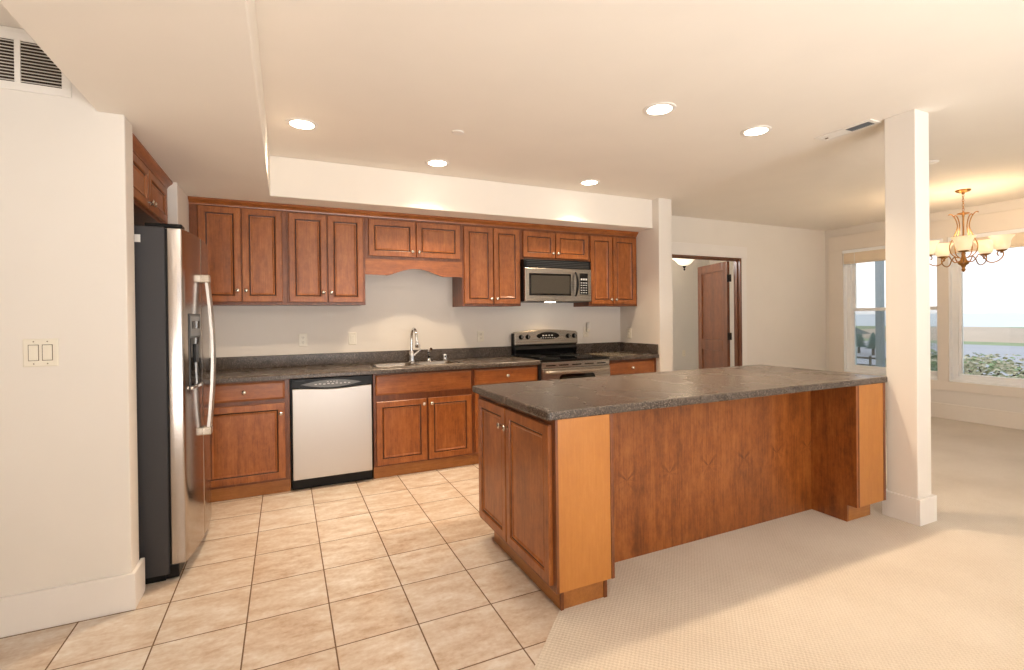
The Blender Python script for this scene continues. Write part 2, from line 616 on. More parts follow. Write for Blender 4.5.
def thing(name, label, cat, loc=(0, 0, 0), rz=0.0, group=None):
    o = bpy.data.objects.new(name, None)
    C.objects.link(o)
    o.empty_display_size = 0.05
    o.location = loc
    o.rotation_euler = (0, 0, rz)
    return tag(o, label, cat, group)


def struct(o, label=None):
    o['kind'] = 'structure'
    if label:
        o['label'] = label
    return o


def add_light(name, kind, loc, energy, color, parent=None, size=0.1, rot=None, spot=None, blend=0.6):
    ld = bpy.data.lights.new(name, kind)
    ld.energy = energy
    ld.color = color
    if kind == 'AREA':
        ld.spread = R(108)
        ld.shape = 'DISK'
        ld.size = size
    elif kind in ('POINT', 'SPOT'):
        ld.shadow_soft_size = size
    if kind == 'SPOT':
        ld.spot_size = spot or R(120)
        ld.spot_blend = blend
    o = bpy.data.objects.new(name, ld)
    C.objects.link(o)
    o.location = loc
    if rot:
        o.rotation_euler = rot
    if parent:
        o.parent = parent
    return o


ZC, ZS = 2.5895, 2.2787          # ceiling, soffit underside
XW, YB = 7.464, 4.755            # window wall, kitchen back wall
YN = -3.6                        # the open plan goes on behind the camera as far as this
XL = -3.4

# ------------------------------------------------------------------ the setting
# floors
fl = MB()
fl.prism([(XL, YN), (XL, 4.95), (3.9, 4.95), (3.9, 2.4), (1.2, 2.4), (1.2, 1.999), (-3.4 + 0.0, -2.601)], -0.1, 0.0, 'z')
fl = fl.build('floor', M['tile'])
struct(fl, 'beige ceramic tile floor of the kitchen')
cp = MB()
cp.prism([(1.2, 1.999), (1.2, 2.4), (3.9, 2.4), (3.9, 7.5), (XW + 0.15, 7.5), (XW + 0.15, YN), (-3.4, YN), (-3.4, -2.601)], -0.1, 0.004, 'z')
cp = cp.build('floor_carpet', M['carpet'])
struct(cp, 'beige loop pile carpet of the dining area')
# ceiling
struct(box('ceiling', M['ceil'], (XL, XW + 0.15, YN, 7.5, ZC, ZC + 0.12)))
sf = MB().prism([(-1.6, 2.922), (-0.762, 2.922), (-0.762, YN), (-0.092, YN), (-0.092, 4.169), (3.637, 4.169), (3.637, YB), (-1.6, YB)], ZS, ZC, 'z')
struct(sf.build('ceiling_soffit', M['ceil'], bevel=0.006), 'dropped soffit round the kitchen ceiling')
# walls
struct(box('wall_back', M['paint'], (-1.6, 3.817, YB, YB + 0.13, 0, ZC)))
wl = MB()
wl.prism([(XL, 0), (-0.6585, 0), (-0.6585, ZS), (-0.762, ZS), (-0.762, ZC), (XL, ZC)], 2.788, 2.922, 'y')
struct(wl.build('wall_left', M['paint'], bevel=0.006))
wn_ = MB()
wn_.box(-1.6, -1.46, 2.922, YB, 0, ZS)
wn_.box(-1.46, -0.660, 4.005, YB, 0, ZS)
struct(wn_.build('wall_niche', M['paint'], bevel=0.005))
struct(box('wall_wing', M['paint'], (3.637, 3.817, 4.07, YB, 0, ZC), bevel=0.006))
wf = MB()
zt, xa, xb = 2.1, 0.6, 4.6
wf.box(XL, xa, YN - 0.15, YN, 0, ZC)
wf.box(xb, XW + 0.15, YN - 0.15, YN, 0, ZC)
wf.box(xa, xb, YN - 0.15, YN, zt, ZC)
struct(wf.build('wall_front', M['paint']))
struct(box('wall_side', M['paint'], (XL - 0.15, XL, YN - 0.15, 2.922, 0, ZC)))
# door wall with its wide opening
DX0, DX1, DZ = 4.16, 5.650, 2.098
YD = 4.724
wd = MB()
wd.box(3.817, DX0, YD, YD + 0.10, 0, ZC)
wd.box(DX1, XW, YD, YD + 0.10, 0, ZC)
wd.box(DX0, DX1, YD, YD + 0.10, DZ, ZC)
struct(wd.build('wall_door', M['paint']))
cs = MB()
cs.box(3.9, 5.76, YD - 0.014, YD, DZ + 0.002, 2.254)
cs.box(DX1, 5.745, YD - 0.012, YD, 0.0, DZ + 0.002)
struct(cs.build('trim_1', M['trim'], bevel=0.003), 'painted casing round the open doorway')
jb = MB()
jb.box(DX1 - 0.024, DX1, YD - 0.012, YD + 0.10, 0, DZ)
jb.box(DX0, DX1 - 0.024, YD - 0.012, YD + 0.10, DZ - 0.02, DZ)
jb.box(DX1 - 0.040, DX1 - 0.024, YD + 0.03, YD + 0.07, 0, DZ - 0.02)
jb.box(DX0, DX1 - 0.04, YD + 0.03, YD + 0.07, DZ - 0.036, DZ - 0.02)
struct(jb.build('trim_2', M['doorwood'], bevel=0.002), 'dark stained jamb of the doorway')
# hall beyond
hw = MB()
hw.box(3.6, XW, 6.95, 7.1, 0, ZC)
hw.box(3.6, 3.7, YB + 0.13, 6.95, 0, ZC)
struct(hw.build('wall_hall', M['hallpaint']))

# window wall
W1 = (3.245, 4.463, 0.47, 2.255)
W2 = (0.95, 3.205, 0.47, 2.255)
W3 = (-3.0, 0.55, 0.47, 2.255)
ww = MB()
zo = 0.15
ww.box(XW, XW + zo, YN, 7.5, 0, 0.47)
ww.box(XW, XW + zo, YN, 7.5, 2.255, ZC)
for a, b_ in ((YN, W3[0]), (W3[1], W2[0]), (W2[1], W1[0]), (W1[1], 7.5)):
    ww.box(XW, XW + zo, a, b_, 0.47, 2.255)
struct(ww.build('wall_right', M['paint']))
cs = MB()
xa = XW - 0.018
cs.box(xa, XW, -3.2, 4.665, 2.255, 2.475)
cs.box(xa, XW, -3.2, 4.665, 0.358, 0.47)
cs.box(xa, XW, W1[1], 4.665, 0.47, 2.255)
cs.box(xa, XW, W2[1], 3.318, 0.47, 2.255)
cs.box(xa, XW, W3[1], W2[0], 0.47, 2.255)
cs.box(xa, XW, -3.2, W3[0], 0.47, 2.255)
struct(cs.build('trim_3', M['casing'], bevel=0.003), 'wide flat casing joining the dining windows')


def window(name, w, mid=None, screen=False, label=''):
    y0, y1, z0, z1 = w
    root = bpy.data.objects.new(name, None)
    C.objects.link(root)
    root.location = (XW + 0.06, (y0 + y1) / 2, z0)
    struct(root, label)
    hw_, H = (y1 - y0) / 2, z1 - z0
    fr = MB()
    t = 0.065
    for (a, b_, c_, d_) in ((-hw_, hw_, 0, t), (-hw_, hw_, H - t, H), (-hw_, -hw_ + t, t, H - t), (hw_ - t, hw_, t, H - t)):
        fr.box(0.0, 0.085, a, b_, c_, d_)
    fr.build('window_frame', M['vinyl'], root, bevel=0.003)
    rv = MB()
    for (a, b_, c_, d_) in ((-hw_, -hw_ + 0.012, 0.012, H), (hw_ - 0.012, hw_, 0.012, H), (-hw_ + 0.012, hw_ - 0.012, H - 0.003, H)):
        rv.box(-0.060, 0.0, a, b_, c_, d_)
    rv.build('window_jamb', M['vinyl'], root)
    sl = MB().box(-0.055, 0.0, -hw_, hw_, 0.0, 0.022)
    sl.build('window_sill', M['vinyl'], root, bevel=0.004)
    if mid is None:
        sa = MB()
        s = 0.03
        ya, za, zb = hw_ - t, t, H - t
        for (a, b_, c_, d_) in ((-ya, ya, za, za + s), (-ya, ya, zb - s, zb), (-ya, -ya + s, za + s, zb - s), (ya - s, ya, za + s, zb - s)):
            sa.box(0.015, 0.06, a, b_, c_, d_)
        sa.build('sash', M['vinyl'], root, bevel=0.003)
        MB().box(0.035, 0.041, -ya + s, ya - s, za + s, zb - s).build('pane', M['glass'], root)
    else:
        zm = mid - z0
        ya = hw_ - t
        for nm, za, zb, xo in (('upper_sash', zm - 0.02, H - t, 0.045), ('lower_sash', t, zm + 0.02, 0.008)):
            sa = MB()
            s = 0.042
            for (a, b_, c_, d_) in ((-ya, ya, za, za + s), (-ya, ya, zb - s, zb), (-ya, -ya + s, za + s, zb - s), (ya - s, ya, za + s, zb - s)):
                sa.box(xo, xo + 0.034, a, b_, c_, d_)
            so = sa.build('sash', M['vinyl'], root, bevel=0.003)
            MB().box(xo + 0.014, xo + 0.019, -ya + s, ya - s, za + s, zb - s).build('pane', M['glass'], so)
        if screen:
            MB().box(0.080, 0.0815, -ya, ya, t, zm).build('insect_screen', M['screen'], root)
    return root


window('window_1', W1, 1.385, True, 'double hung dining window beside the corner, half behind the column')
window('window_2', W2, None, False, 'large fixed dining window behind the chandelier')
window('window_3', W3, None, False, 'large fixed window farther along the dining wall')

# baseboards
bb = MB()
bb.box(XL, -0.6405, 2.768, 2.788, 0, 0.166)
bb.box(-0.6585, -0.6405, 2.788, 2.940, 0, 0.166)
struct(bb.build('baseboard_left', M['trim'], bevel=0.003))
struct(box('baseboard_right', M['casing'], (XW - 0.018, XW, YN, YD, 0.004, 0.190), bevel=0.003))
struct(box('baseboard_door', M['trim'], (5.745, XW - 0.018, YD - 0.018, YD, 0.004, 0.175), bevel=0.003))

# ------------------------------------------------------------------ hall door leaf
DHX, DHY = 5.605, 4.872
ang = math.atan2(0.85, 0.27)
dl = bpy.data.objects.new('door_1', None)
C.objects.link(dl)
dl.location = (DHX, DHY, 0.012)
dl.rotation_euler = (0, 0, ang)
struct(dl, 'dark wooden two panel door standing open into the hall')
LW, LH, LT = 0.80, 2.062, 0.044
# local x runs from the hinge to the free edge; the visible face looks to +Y
lf = MB()
lf.box(0, 0.115, 0, LT, 0, LH)
lf.box(LW - 0.115, LW, 0, LT, 0, LH)
lf.box(0.115, LW - 0.115, 0, LT, LH - 0.12, LH)
lf.box(0.115, LW - 0.115, 0, LT, 0.80, 0.96)
lf.box(0.115, LW - 0.115, 0, LT, 0, 0.22)
lf.build('door_leaf', M['doorwood'], dl, bevel=0.006)
pn = MB()
pn.box(0.110, LW - 0.110, 0.017, LT - 0.017, 0.955, LH - 0.115)
pn.box(0.110, LW - 0.110, 0.017, LT - 0.017, 0.215, 0.805)
pn.build('door_panel', M['doorwood'], dl)
for z in (1.825, 1.02, 0.22):
    h_ = MB()
    h_.box(-0.046, 0.0, 0.004, 0.030, z - 0.05, z + 0.05)
    h_.lathe([(0.008, z - 0.052), (0.008, z + 0.052)], 10, mat=Matrix.Translation((-0.012, 0.038, 0)))
    h_.build('hinge', M['bronze'], dl)

# ------------------------------------------------------------------ cabinets
DOOR = [(0, 0), (0, -0.0165), (0.0035, -0.020), (0.0425, -0.020), (0.0445, -0.0215), (0.0475, -0.0205), (0.0495, -0.0125), (0.0565, -0.0105),
        (0.0575, -0.0135), (0.0600, -0.0150), (0.0650, -0.0145), (0.072, -0.0105)]
GLAZED = (6, 7)               # the groove round the panel holds a dark glaze
DRAWER = [(0, 0), (0, -0.012), (0.004, -0.0155), (0.008, -0.0165), (0.014, -0.020), (0.02, -0.020)]


def knob(parent, x, z, y=-0.020, mat='nickel'):
    k = MB()
    mt = Matrix.Translation((x, y, z)) @ Matrix.Rotation(R(90), 4, 'X')
    k.lathe([(0.0085, 0), (0.0085, 0.002), (0.0055, 0.004), (0.0055, 0.014), (0.0095, 0.017), (0.0145, 0.020), (0.0155, 0.024), (0.013, 0.028), (0.006, 0.0305), (0, 0.031)], 18, mat=mt)
    return k.build('knob', M[mat], parent)


def door(parent, x0, x1, z0, z1, kx=None, kz=None, name='door'):
    d = MB().panel(x0, x1, z0, z1, DOOR, 0, GLAZED).build(name, [M['wood'], M['glaze']], parent)
    if kx is not None:
        knob(d, kx, kz)
    return d


def drawer(parent, x0, x1, z0, z1, kn=True, name='drawer'):
    d = MB().panel(x0, x1, z0, z1, DRAWER).build(name, M['woodx'], parent)
    if kn:
        knob(d, (x0 + x1) / 2, (z0 + z1) / 2)
    return d


UY = 4.440      # upper cabinet face frames
UG = 'wall cabinets over the long counter'


def upper(label, x0, x1, z0, z1, doors, kz, extra=None):
    """doors: (x0, x1, z0, z1, knob x) in world x"""
    t = thing('wall_cabinet', label, 'cabinet', (x0, UY, z0), 0, UG)
    b = MB().box(0, x1 - x0, 0.0, YB - UY, 0, z1 - z0)
    b.build('cabinet_body', M['frame'], t, bevel=0.0015)
    for (a, b_, c_, d_, k) in doors:
        door(t, a - x0, b_ - x0, c_ - z0, d_ - z0, k - x0, kz - z0)
    if extra:
        extra(t)
    return t


ZU = 2.226


def filler(t):
    MB().box(-0.0535, -0.0005, 0.0, YB - UY, 0, ZU - 1.452).build('filler_strip', M['frame'], t, bevel=0.001)


upper('tall two-door wall cabinet in the corner beyond the refrigerator', -0.606, 0.0195, 1.452, ZU,
      [(-0.600, -0.312, 1.476, 2.220, -0.338), (-0.304, -0.016, 1.476, 2.220, -0.278)], 1.565, filler)
upper('tall two-door wall cabinet above the dishwasher', 0.020, 0.6445, 1.452, ZU,
      [(0.034, 0.326, 1.474, 2.212, 0.296), (0.336, 0.626, 1.474, 2.212, 0.360)], 1.555)


def valance(t):
    x0, z0 = 0.645, 1.860
    pts = [(0, 0), (0, 1.722 - z0)]
    pts.append((0.17, 1.718 - z0))
    n = 22
    for i in range(n + 1):
        u = i / n
        x = 0.19 + u * (0.71 - 0.19)
        s = math.sin(math.pi * u) ** 1.25
        pts.append((x, 1.716 + 0.066 * s - z0))
    pts += [(0.73, 1.716 - z0), (0.8995, 1.716 - z0), (0.8995, 0)]
    MB().prism(pts, -0.001, 0.018, 'y').build('arched_valance', M['woodx'], t)


upper('short two-door wall cabinet with arched valance over the sink', 0.645, 1.5445, 1.860, ZU,
      [(0.676, 1.090, 1.886, 2.208, 1.060), (1.100, 1.520, 1.886, 2.208, 1.122)], 1.935, valance)
upper('narrow tall two-door wall cabinet against the microwave, on the sink side', 1.545, 2.164, 1.440, ZU,
      [(1.560, 1.858, 1.462, 2.206, 1.832), (1.868, 2.150, 1.462, 2.206, 1.894)], 1.512)
upper('short two-door wall cabinet on top of the microwave', 2.1645, 2.9845, 1.912, ZU,
      [(2.190, 2.560, 1.938, 2.200, 2.530), (2.570, 2.970, 1.938, 2.200, 2.592)], 1.985)
upper('narrow tall two-door wall cabinet in the corner by the wing wall', 2.985, 3.636, 1.440, ZU,
      [(3.003, 3.288, 1.462, 2.200, 3.262), (3.300, 3.614, 1.462, 2.200, 3.326)], 1.512)

# crown moulding over the run
cr = MB()
prof = [(UY + 0.02, ZU + 0.0005), (UY - 0.006, ZU + 0.0005), (UY - 0.008, ZU + 0.010), (UY - 0.016, ZU + 0.020), (UY - 0.030, ZU + 0.032), (UY - 0.037, ZU + 0.040), (UY - 0.037, ZS - 0.001), (UY + 0.02, ZS - 0.001)]
cr.prism(prof, -0.6595, 3.6365, 'x')
tag(cr.build('crown_molding', M['woodx']), 'long brown crown molding along the top of the wall cabinets', 'molding')

# base cabinets
BY = 4.135      # face frames
TOE = 0.098
BG = 'base cabinets under the long counter'


def base(label, x0, x1, doors, drawers, false_front=False, top=0.874, back=YB - 0.002):
    t = thing('base_cabinet', label, 'cabinet', (x0, BY, 0), 0, BG)
    w, d = x1 - x0, back - BY
    b = MB()
    if false_front:   # the sink base is open at the top
        b.box(0, 0.018, 0.02, d, TOE, top)
        b.box(w - 0.018, w, 0.02, d, TOE, top)
        b.box(0.018, w - 0.018, d - 0.012, d, TOE, top)
        b.box(0.018, w - 0.018, 0.02, d - 0.012, TOE, TOE + 0.018)
        b.box(0, w, 0, 0.02, TOE, top)
    else:
        b.box(0, w, 0, d, TOE, top)
    b.build('cabinet_body', M['frame'], t, bevel=0.0015)
    MB().box(0, w, 0.022, d, 0, TOE).build('toe_kick', M['toe'], t)
    for (a, b_, c_, d_, kx, kz) in doors:
        door(t, a - x0, b_ - x0, c_, d_, kx - x0 if kx else None, kz)
    for (a, b_, c_, d_, kn) in drawers:
        drawer(t, a - x0, b_ - x0, c_, d_, kn, 'drawer' if kn else 'false_drawer_front')
    return t


base('single-door base cabinet with one drawer, beside the refrigerator', -0.640, 0.0235,
     [(-0.555, -0.010, 0.118, 0.694, -0.040, 0.617)], [(-0.555, -0.010, 0.726, 0.862, True)])
base('wide two-door base cabinet under the sink', 0.6505, 1.5205,
     [(0.672, 1.094, 0.112, 0.640, 1.068, 0.596), (1.110, 1.506, 0.112, 0.640, 1.136, 0.596)], [(0.668, 1.506, 0.694, 0.860, False)], True)
base('narrow base cabinet with a drawer, beside the range on the sink side', 1.521, 2.1885,
     [(1.540, 1.850, 0.112, 0.690, 1.824, 0.62), (1.860, 2.172, 0.112, 0.690, 1.886, 0.62)], [(1.540, 2.172, 0.722, 0.858, True)])
base('narrow base cabinet with a drawer, between the range and the wing wall', 2.9815, 3.6355,
     [(3.000, 3.300, 0.112, 0.690, 3.276, 0.62), (3.310, 3.610, 0.112, 0.690, 3.334, 0.62)], [(3.000, 3.600, 0.722, 0.850, True)])

# cabinet over the refrigerator, facing +X
t = thing('wall_cabinet', 'small dark two-door wall cabinet over the refrigerator', 'cabinet', (-0.722, 2.9235, 1.955), R(90))
W_ = 1.080
MB().box(0, W_, 0, 0.55, 0, ZU - 1.955).build('cabinet_body', M['frame'], t, bevel=0.0015)
door(t, 0.012, 0.516, 0.020, 0.252, 0.490, 0.055)
door(t, 0.526, 1.000, 0.020, 0.252, 0.552, 0.055)
cr = MB()
zz = ZU - 1.955
cr.prism([(0.02, zz + .0005), (-0.006, zz + .0005), (-0.008, zz + .010), (-0.016, zz + .020), (-0.030, zz + .032), (-0.037, zz + .040), (-0.037, ZS - 1.956), (0.02, ZS - 1.956)], 0, W_, 'x')
cr.build('crown_molding', M['woodx'], t)

# ------------------------------------------------------------------ countertops
CT, CB_, CY = 0.914, 0.875, 4.085


def bullnose_front(mb, x0, x1, y0, y1):
    """counter slab whose front edge (at y0) is rounded, extruded along X"""
    r = 0.012
    pts = [(y1, CB_), (y0 + 0.004, CB_), (y0, CB_ + 0.004)]
    for i in range(6):
        a = math.pi - i * (math.pi / 2) / 5
        pts.append((y0 + r + r * math.cos(a), CT - r + r * math.sin(a)))
    pts.append((y1, CT))
    mb.prism(pts, x0, x1, 'x')


SX0, SX1, SY0, SY1 = 0.668, 1.462, 4.200, 4.575     # sink cut-out
c = MB()
bullnose_front(c, -0.6585, 2.1895, CY, SY0)
c.box(-0.6585, SX0, SY0, YB - 0.001, CB_, CT)
c.box(SX1, 2.1895, SY0, YB - 0.001, CB_, CT)
c.box(SX0, SX1, SY1, YB - 0.001, CB_, CT)
ct = c.build('countertop', M['counter'])
tag(ct, 'long speckled brown countertop holding the sink', 'countertop')
bs = MB().box(-0.6585, 2.1895, YB - 0.021, YB - 0.001, CT, 1.0195)
bs.build('backsplash', M['counter'], ct, bevel=0.003)
c = MB()
bullnose_front(c, 2.981, 3.636, CY, YB - 0.001)
ct = c.build('countertop', M['counter'])
tag(ct, 'short speckled brown countertop between the range and the wing wall', 'countertop')
bs = MB().box(2.981, 3.636, YB - 0.021, YB - 0.001, CT, 1.0195).box(3.616, 3.636, CY + 0.01, YB - 0.021, CT, 1.0195)
bs.build('backsplash', M['counter'], ct, bevel=0.003)

# flat board lying on the short counter
tag(MB().box(3.02, 3.36, 4.12, 4.50, CT + 0.0005, CT + 0.010).build('flat_board', M['board'], bevel=0.004), 'flat grey-brown board lying on the short counter beside the range', 'cutting board')

# ------------------------------------------------------------------ sink and tap
t = thing('kitchen_sink', 'stainless double-bowl sink set into the long counter', 'sink', ((SX0 + SX1) / 2, (SY0 + SY1) / 2, CT))


def rrect(w, h, r, n=5):
    pts = []
    for cx, cy, a0 in ((w - r, h - r, 0), (-w + r, h - r, 90), (-w + r, -h + r, 180), (w - r, -h + r, 270)):
        for i in range(n + 1):
            a = R(a0 + 90 * i / n)
            pts.append((cx + r * math.cos(a), cy + r * math.sin(a)))
    return pts


def bowl(cx, w, h):
    mb = MB()
    rings = [(0.006, 0.0035), (0.0, 0.0035), (-0.004, 0.0), (-0.012, -0.14), (-0.035, -0.165)]
    base_pts = None
    vs, fs = [], []
    n = 0
    for g, z in rings:
        p = rrect(w + g, h + g, max(0.05 + g, 0.02))
        n = len(p)
        vs += [(x + cx, y, z) for x, y in p]
    for i in range(len(rings) - 1):
        for k in range(n):
            k2 = (k + 1) % n
            fs.append((i * n + k, i * n + k2, (i + 1) * n + k2, (i + 1) * n + k))
    fs.append([(len(rings) - 1) * n + k for k in range(n)])
    mb.add(vs, fs, 0, True)
    return mb


hw_, hh_ = (SX1 - SX0) / 2, (SY1 - SY0) / 2
rim = MB()
o_ = rrect(hw_ + 0.012, hh_ + 0.012, 0.03)
i1 = hw_
rim.add([(x, y, 0.004) for x, y in o_] + [(x * 1.004, y * 1.006, 0.0005) for x, y in o_] + [(x * 0.94, y * 0.88, 0.0045) for x, y in o_],
        [(k, (k + 1) % len(o_), len(o_) + (k + 1) % len(o_), len(o_) + k) for k in range(len(o_))] +
        [(k, (k + 1) % len(o_), 2 * len(o_) + (k + 1) % len(o_), 2 * len(o_) + k) for k in range(len(o_))], 0, True)
rim.box(-0.017, 0.017, -hh_ * 0.9, hh_ * 0.9, 0.001, 0.0045)
rim.build('rim', M['steelbowl'], t)
for cx in (-0.192, 0.192):
    b = bowl(cx, 0.172, hh_ * 0.86).build('bowl', M['steelbowl'], t)
    MB().lathe([(0.0, -0.1645), (0.04, -0.1645), (0.043, -0.162), (0.0, -0.1625)], 20, mat=Matrix.Translation((cx, 0, 0))).build('drain', M['chrome'], b)

t = thing('faucet', 'tall chrome gooseneck faucet behind the sink', 'faucet', (1.088, 4.622, CT))
b = MB()
b.lathe([(0.034, 0.0005), (0.034, 0.006), (0.026, 0.012), (0.024, 0.05), (0.021, 0.09), (0.0165, 0.10), (0.0165, 0.11), (0, 0.11)], 20)
b.build('base', M['chrome'], t)
pth = [(0, 0, 0.10), (0, 0, 0.215)]
for i in range(1, 15):
    a = math.pi * i / 14 * 1.02
    pth.append((0.008 * (1 - math.cos(a)), -0.070 * (1 - math.cos(a)), 0.215 + 0.103 * math.sin(a)))
ex = Vector(pth[-1])
pth.append(tuple(ex + Vector((0.002, -0.004, -0.015))))
MB().tube(pth, 0.0125, 14).build('spout', M['chrome'], t)
sp = MB().lathe([(0.0125, -0.06), (0.0165, -0.055), (0.0165, -0.01), (0.0135, 0)], 16, mat=Matrix.Translation(tuple(ex + Vector((0.001, -0.006, -0.008)))))
sp.build('spray_head', M['chrome'], t)
h_ = MB().tube([(0.018, 0, 0.06), (0.04, 0, 0.075), (0.078, -0.01, 0.108), (0.088, -0.012, 0.118)], [0.011, 0.010, 0.008, 0.0075], 12)
h_.tube([(0.076, -0.01, 0.11), (0.078, -0.01, 0.165)], [0.005, 0.004], 8)
h_.build('lever_handle', M['chrome'], t)

t = thing('side_sprayer', 'chrome and black side sprayer standing next to the faucet', 'sprayer', (1.258, 4.622, CT))
MB().lathe([(0.024, 0.0005), (0.024, 0.006), (0.017, 0.014), (0.014, 0.03), (0.0, 0.03)], 18).build('base', M['chrome'], t)
MB().lathe([(0.011, 0.031), (0.013, 0.05), (0.012, 0.075), (0.015, 0.09), (0.0, 0.09)], 16).build('grip', M['black'], t)
hd = MB().tube([(0, 0.002, 0.085), (0.008, -0.006, 0.105), (0.016, -0.024, 0.118)], [0.014, 0.017, 0.015], 14)
hd.build('spray_head', M['chrome'], t)
for z in (0.058, 0.072):
    MB().lathe([(0.0135, z), (0.0145, z + 0.002), (0.0135, z + 0.004)], 16).build('ring', M['chrome'], t)

t = thing('air_gap', 'short chrome air gap cap at the end of the sink', 'air gap', (1.415, 4.622, CT))
MB().lathe([(0.026, 0.0005), (0.026, 0.004), (0.021, 0.006), (0.021, 0.055), (0.018, 0.064), (0.0, 0.066)], 20).build('cap', M['chrome'], t)
MB().box(-0.006, 0.006, -0.0225, -0.018, 0.030, 0.050).build('vent_slot', M['black'], t)

# ------------------------------------------------------------------ dishwasher
DW0, DW1 = 0.030, 0.644
t = thing('dishwasher', 'stainless dishwasher with black control panel under the counter', 'dishwasher', (DW0, 4.115, 0))
w = DW1 - DW0
MB().box(0.0, w, 0.02, 0.60, 0.085, 0.872).build('tub_casing', M['black'], t)
MB().box(0.005, w - 0.005, 0.05, 0.58, 0.0, 0.085).build('toe_panel', M['black'], t, bevel=0.002)
MB().box(0.005, w - 0.005, 0.03, 0.05, 0.012, 0.082).build('access_panel', M['black'], t, bevel=0.003)
# door: top edge dips where the control lens hangs over it
pts = [(0.012, 0.092), (w - 0.012, 0.092)]
n = 20
top = []
for i in range(n + 1):
    u = i / n
    x = (w - 0.012) + u * (0.012 - (w - 0.012))
    s = 1 - abs(2 * u - 1)
    top.append((x, 0.792 - 0.014 * (0.5 - 0.5 * math.cos(math.pi * s))))
MB().prism(pts + top, -0.018, 0.019, 'y').build('door', M['dwsteel'], t, bevel=0.004)
pp = [(0.010, 0.797), (0.010, 0.868), (w - 0.010, 0.868), (w - 0.010, 0.797)]
pp2 = []
for i in range(n + 1):
    u = i / n
    x = (w - 0.010) + u * (0.010 - (w - 0.010))
    s = 1 - abs(2 * u - 1)
    pp2.append((x, 0.797 - 0.014 * (0.5 - 0.5 * math.cos(math.pi * s))))
cp_ = MB().prism([pp[0], pp[1], pp[2]] + pp2[:-1], -0.014, 0.019, 'y').build('control_panel', M['black'], t, bevel=0.003)
lens = []
for i in range(33):
    a = math.pi * 2 * i / 32
    if i < 32:
        cx, cz = w / 2 - 0.01, 0.823
        sx = math.cos(a)
        sz = math.sin(a) * (1 - abs(sx) ** 1.6) ** 0.5 if abs(sx) < 1 else 0
        lens.append((cx + 0.225 * sx, cz + 0.031 * sz))
ln = MB().prism(lens, -0.019, -0.012, 'y').build('control_lens', M['grey'], cp_, bevel=0.002)
mk = MB()
for i in range(9):
    x = w / 2 - 0.135 + i * 0.031
    mk.box(x, x + 0.017, -0.0196, -0.019, 0.817 + 0.003 * (i % 2), 0.824 + 0.003 * (i % 2))
for i in range(4):
    x = w / 2 - 0.045 + i * 0.023
    mk.box(x, x + 0.012, -0.0196, -0.019, 0.835, 0.840)
mk.build('printed_marks', M['mark'], cp_)
MB().box(0.03, 0.10, -0.0146, -0.0138, 0.852, 0.856).build('latch_slot', M['dkgrey'], cp_)

# ------------------------------------------------------------------ range
RX0, RX1 = 2.1925, 2.978
t = thing('range', 'stainless electric range with black glass cooktop and back control panel', 'range', (RX0, 4.085, 0))
w = RX1 - RX0
MB().box(0.0, w, 0.0, 0.655, 0.02, 0.896).build('body', M['dkgrey'], t)
MB().box(-0.002 + 0.002, w, -0.020, 0.60, 0.8965, 0.918).build('cooktop', M['blackgloss'], t, bevel=0.006)
for bx, by, br in ((0.19, 0.16, 0.10), (0.58, 0.15, 0.085), (0.20, 0.42, 0.075), (0.58, 0.42, 0.10)):
    MB().tube([(bx + br * math.cos(a * math.pi / 16), by + br * math.sin(a * math.pi / 16), 0.9184) for a in range(32)], 0.0012, 6, closed=True).build('burner_ring', M['dkgrey'], t)
MB().box(0.004, w - 0.004, -0.016, -0.0005, 0.838, 0.892).build('vent_trim', M['steelx'], t, bevel=0.003)
vs_ = MB()
for i in range(5):
    x = 0.05 + i * 0.145
    vs_.box(x, x + 0.105, -0.0172, -0.0155, 0.856, 0.866)
vs_.build('vent_slot', M['black'], t)
od = MB().box(0.004, w - 0.004, -0.030, -0.0005, 0.215, 0.832).build('oven_door', M['steelx'], t, bevel=0.005)
wp = [(x + w / 2 + 0.0, z + 0.590) for x, z in rrect(0.205, 0.182, 0.04)]
MB().prism(wp, -0.0325, -0.0305, 'y').build('window_border', M['blackgloss'], od)
wp = [(x + w / 2 + 0.0, z + 0.590) for x, z in rrect(0.182, 0.158, 0.03)]
MB().prism(wp, -0.0335, -0.0322, 'y').build('window_glass', M['darkglass'], od)
hb = MB()
pth = [(0.035, -0.034, 0.803), (0.05, -0.062, 0.803)]
for i in range(13):
    u = i / 12
    pth.append((0.07 + u * (w - 0.14), -0.070 - 0.008 * math.sin(math.pi * u), 0.803))
pth += [(w - 0.05, -0.062, 0.803), (w - 0.035, -0.034, 0.803)]
hb.tube(pth, 0.0125, 12)
hb.build('handle', M['steelx'], od)
MB().box(0.004, w - 0.004, -0.026, -0.0005, 0.06, 0.207).build('storage_drawer', M['steelx'], t, bevel=0.005)
# back guard
bg = MB()
bg.box(0.0, w, 0.600, 0.655, 0.919, 1.028)
bg.prism([(0.585, 0.985), (0.600, 0.935), (0.602, 1.03)], 0.004, w - 0.004, 'x')
bgo = bg.build('back_riser', M['blackgloss'], t, bevel=0.004)
pts = [(0.0, 1.029), (0.0, 1.150)]
n = 18
for i in range(n + 1):
    u = i / n
    x = 0.02 + u * (w - 0.04)
    pts.append((x, 1.168 + 0.024 * math.sin(math.pi * u)))
pts += [(w, 1.150), (w, 1.029)]
pg = MB().prism(pts, 0.575, 0.655, 'y').build('control_panel', M['steelx'], t, bevel=0.010)
MB().box(-0.0005, 0.016, 0.580, 0.66, 0.92, 1.155).build('end_cap', M['black'], t, bevel=0.004)
ov = []
for i in range(32):
    a = 2 * math.pi * i / 32
    ov.append((w / 2 + 0.010 + 0.140 * math.cos(a), 1.124 + 0.040 * math.sin(a)))
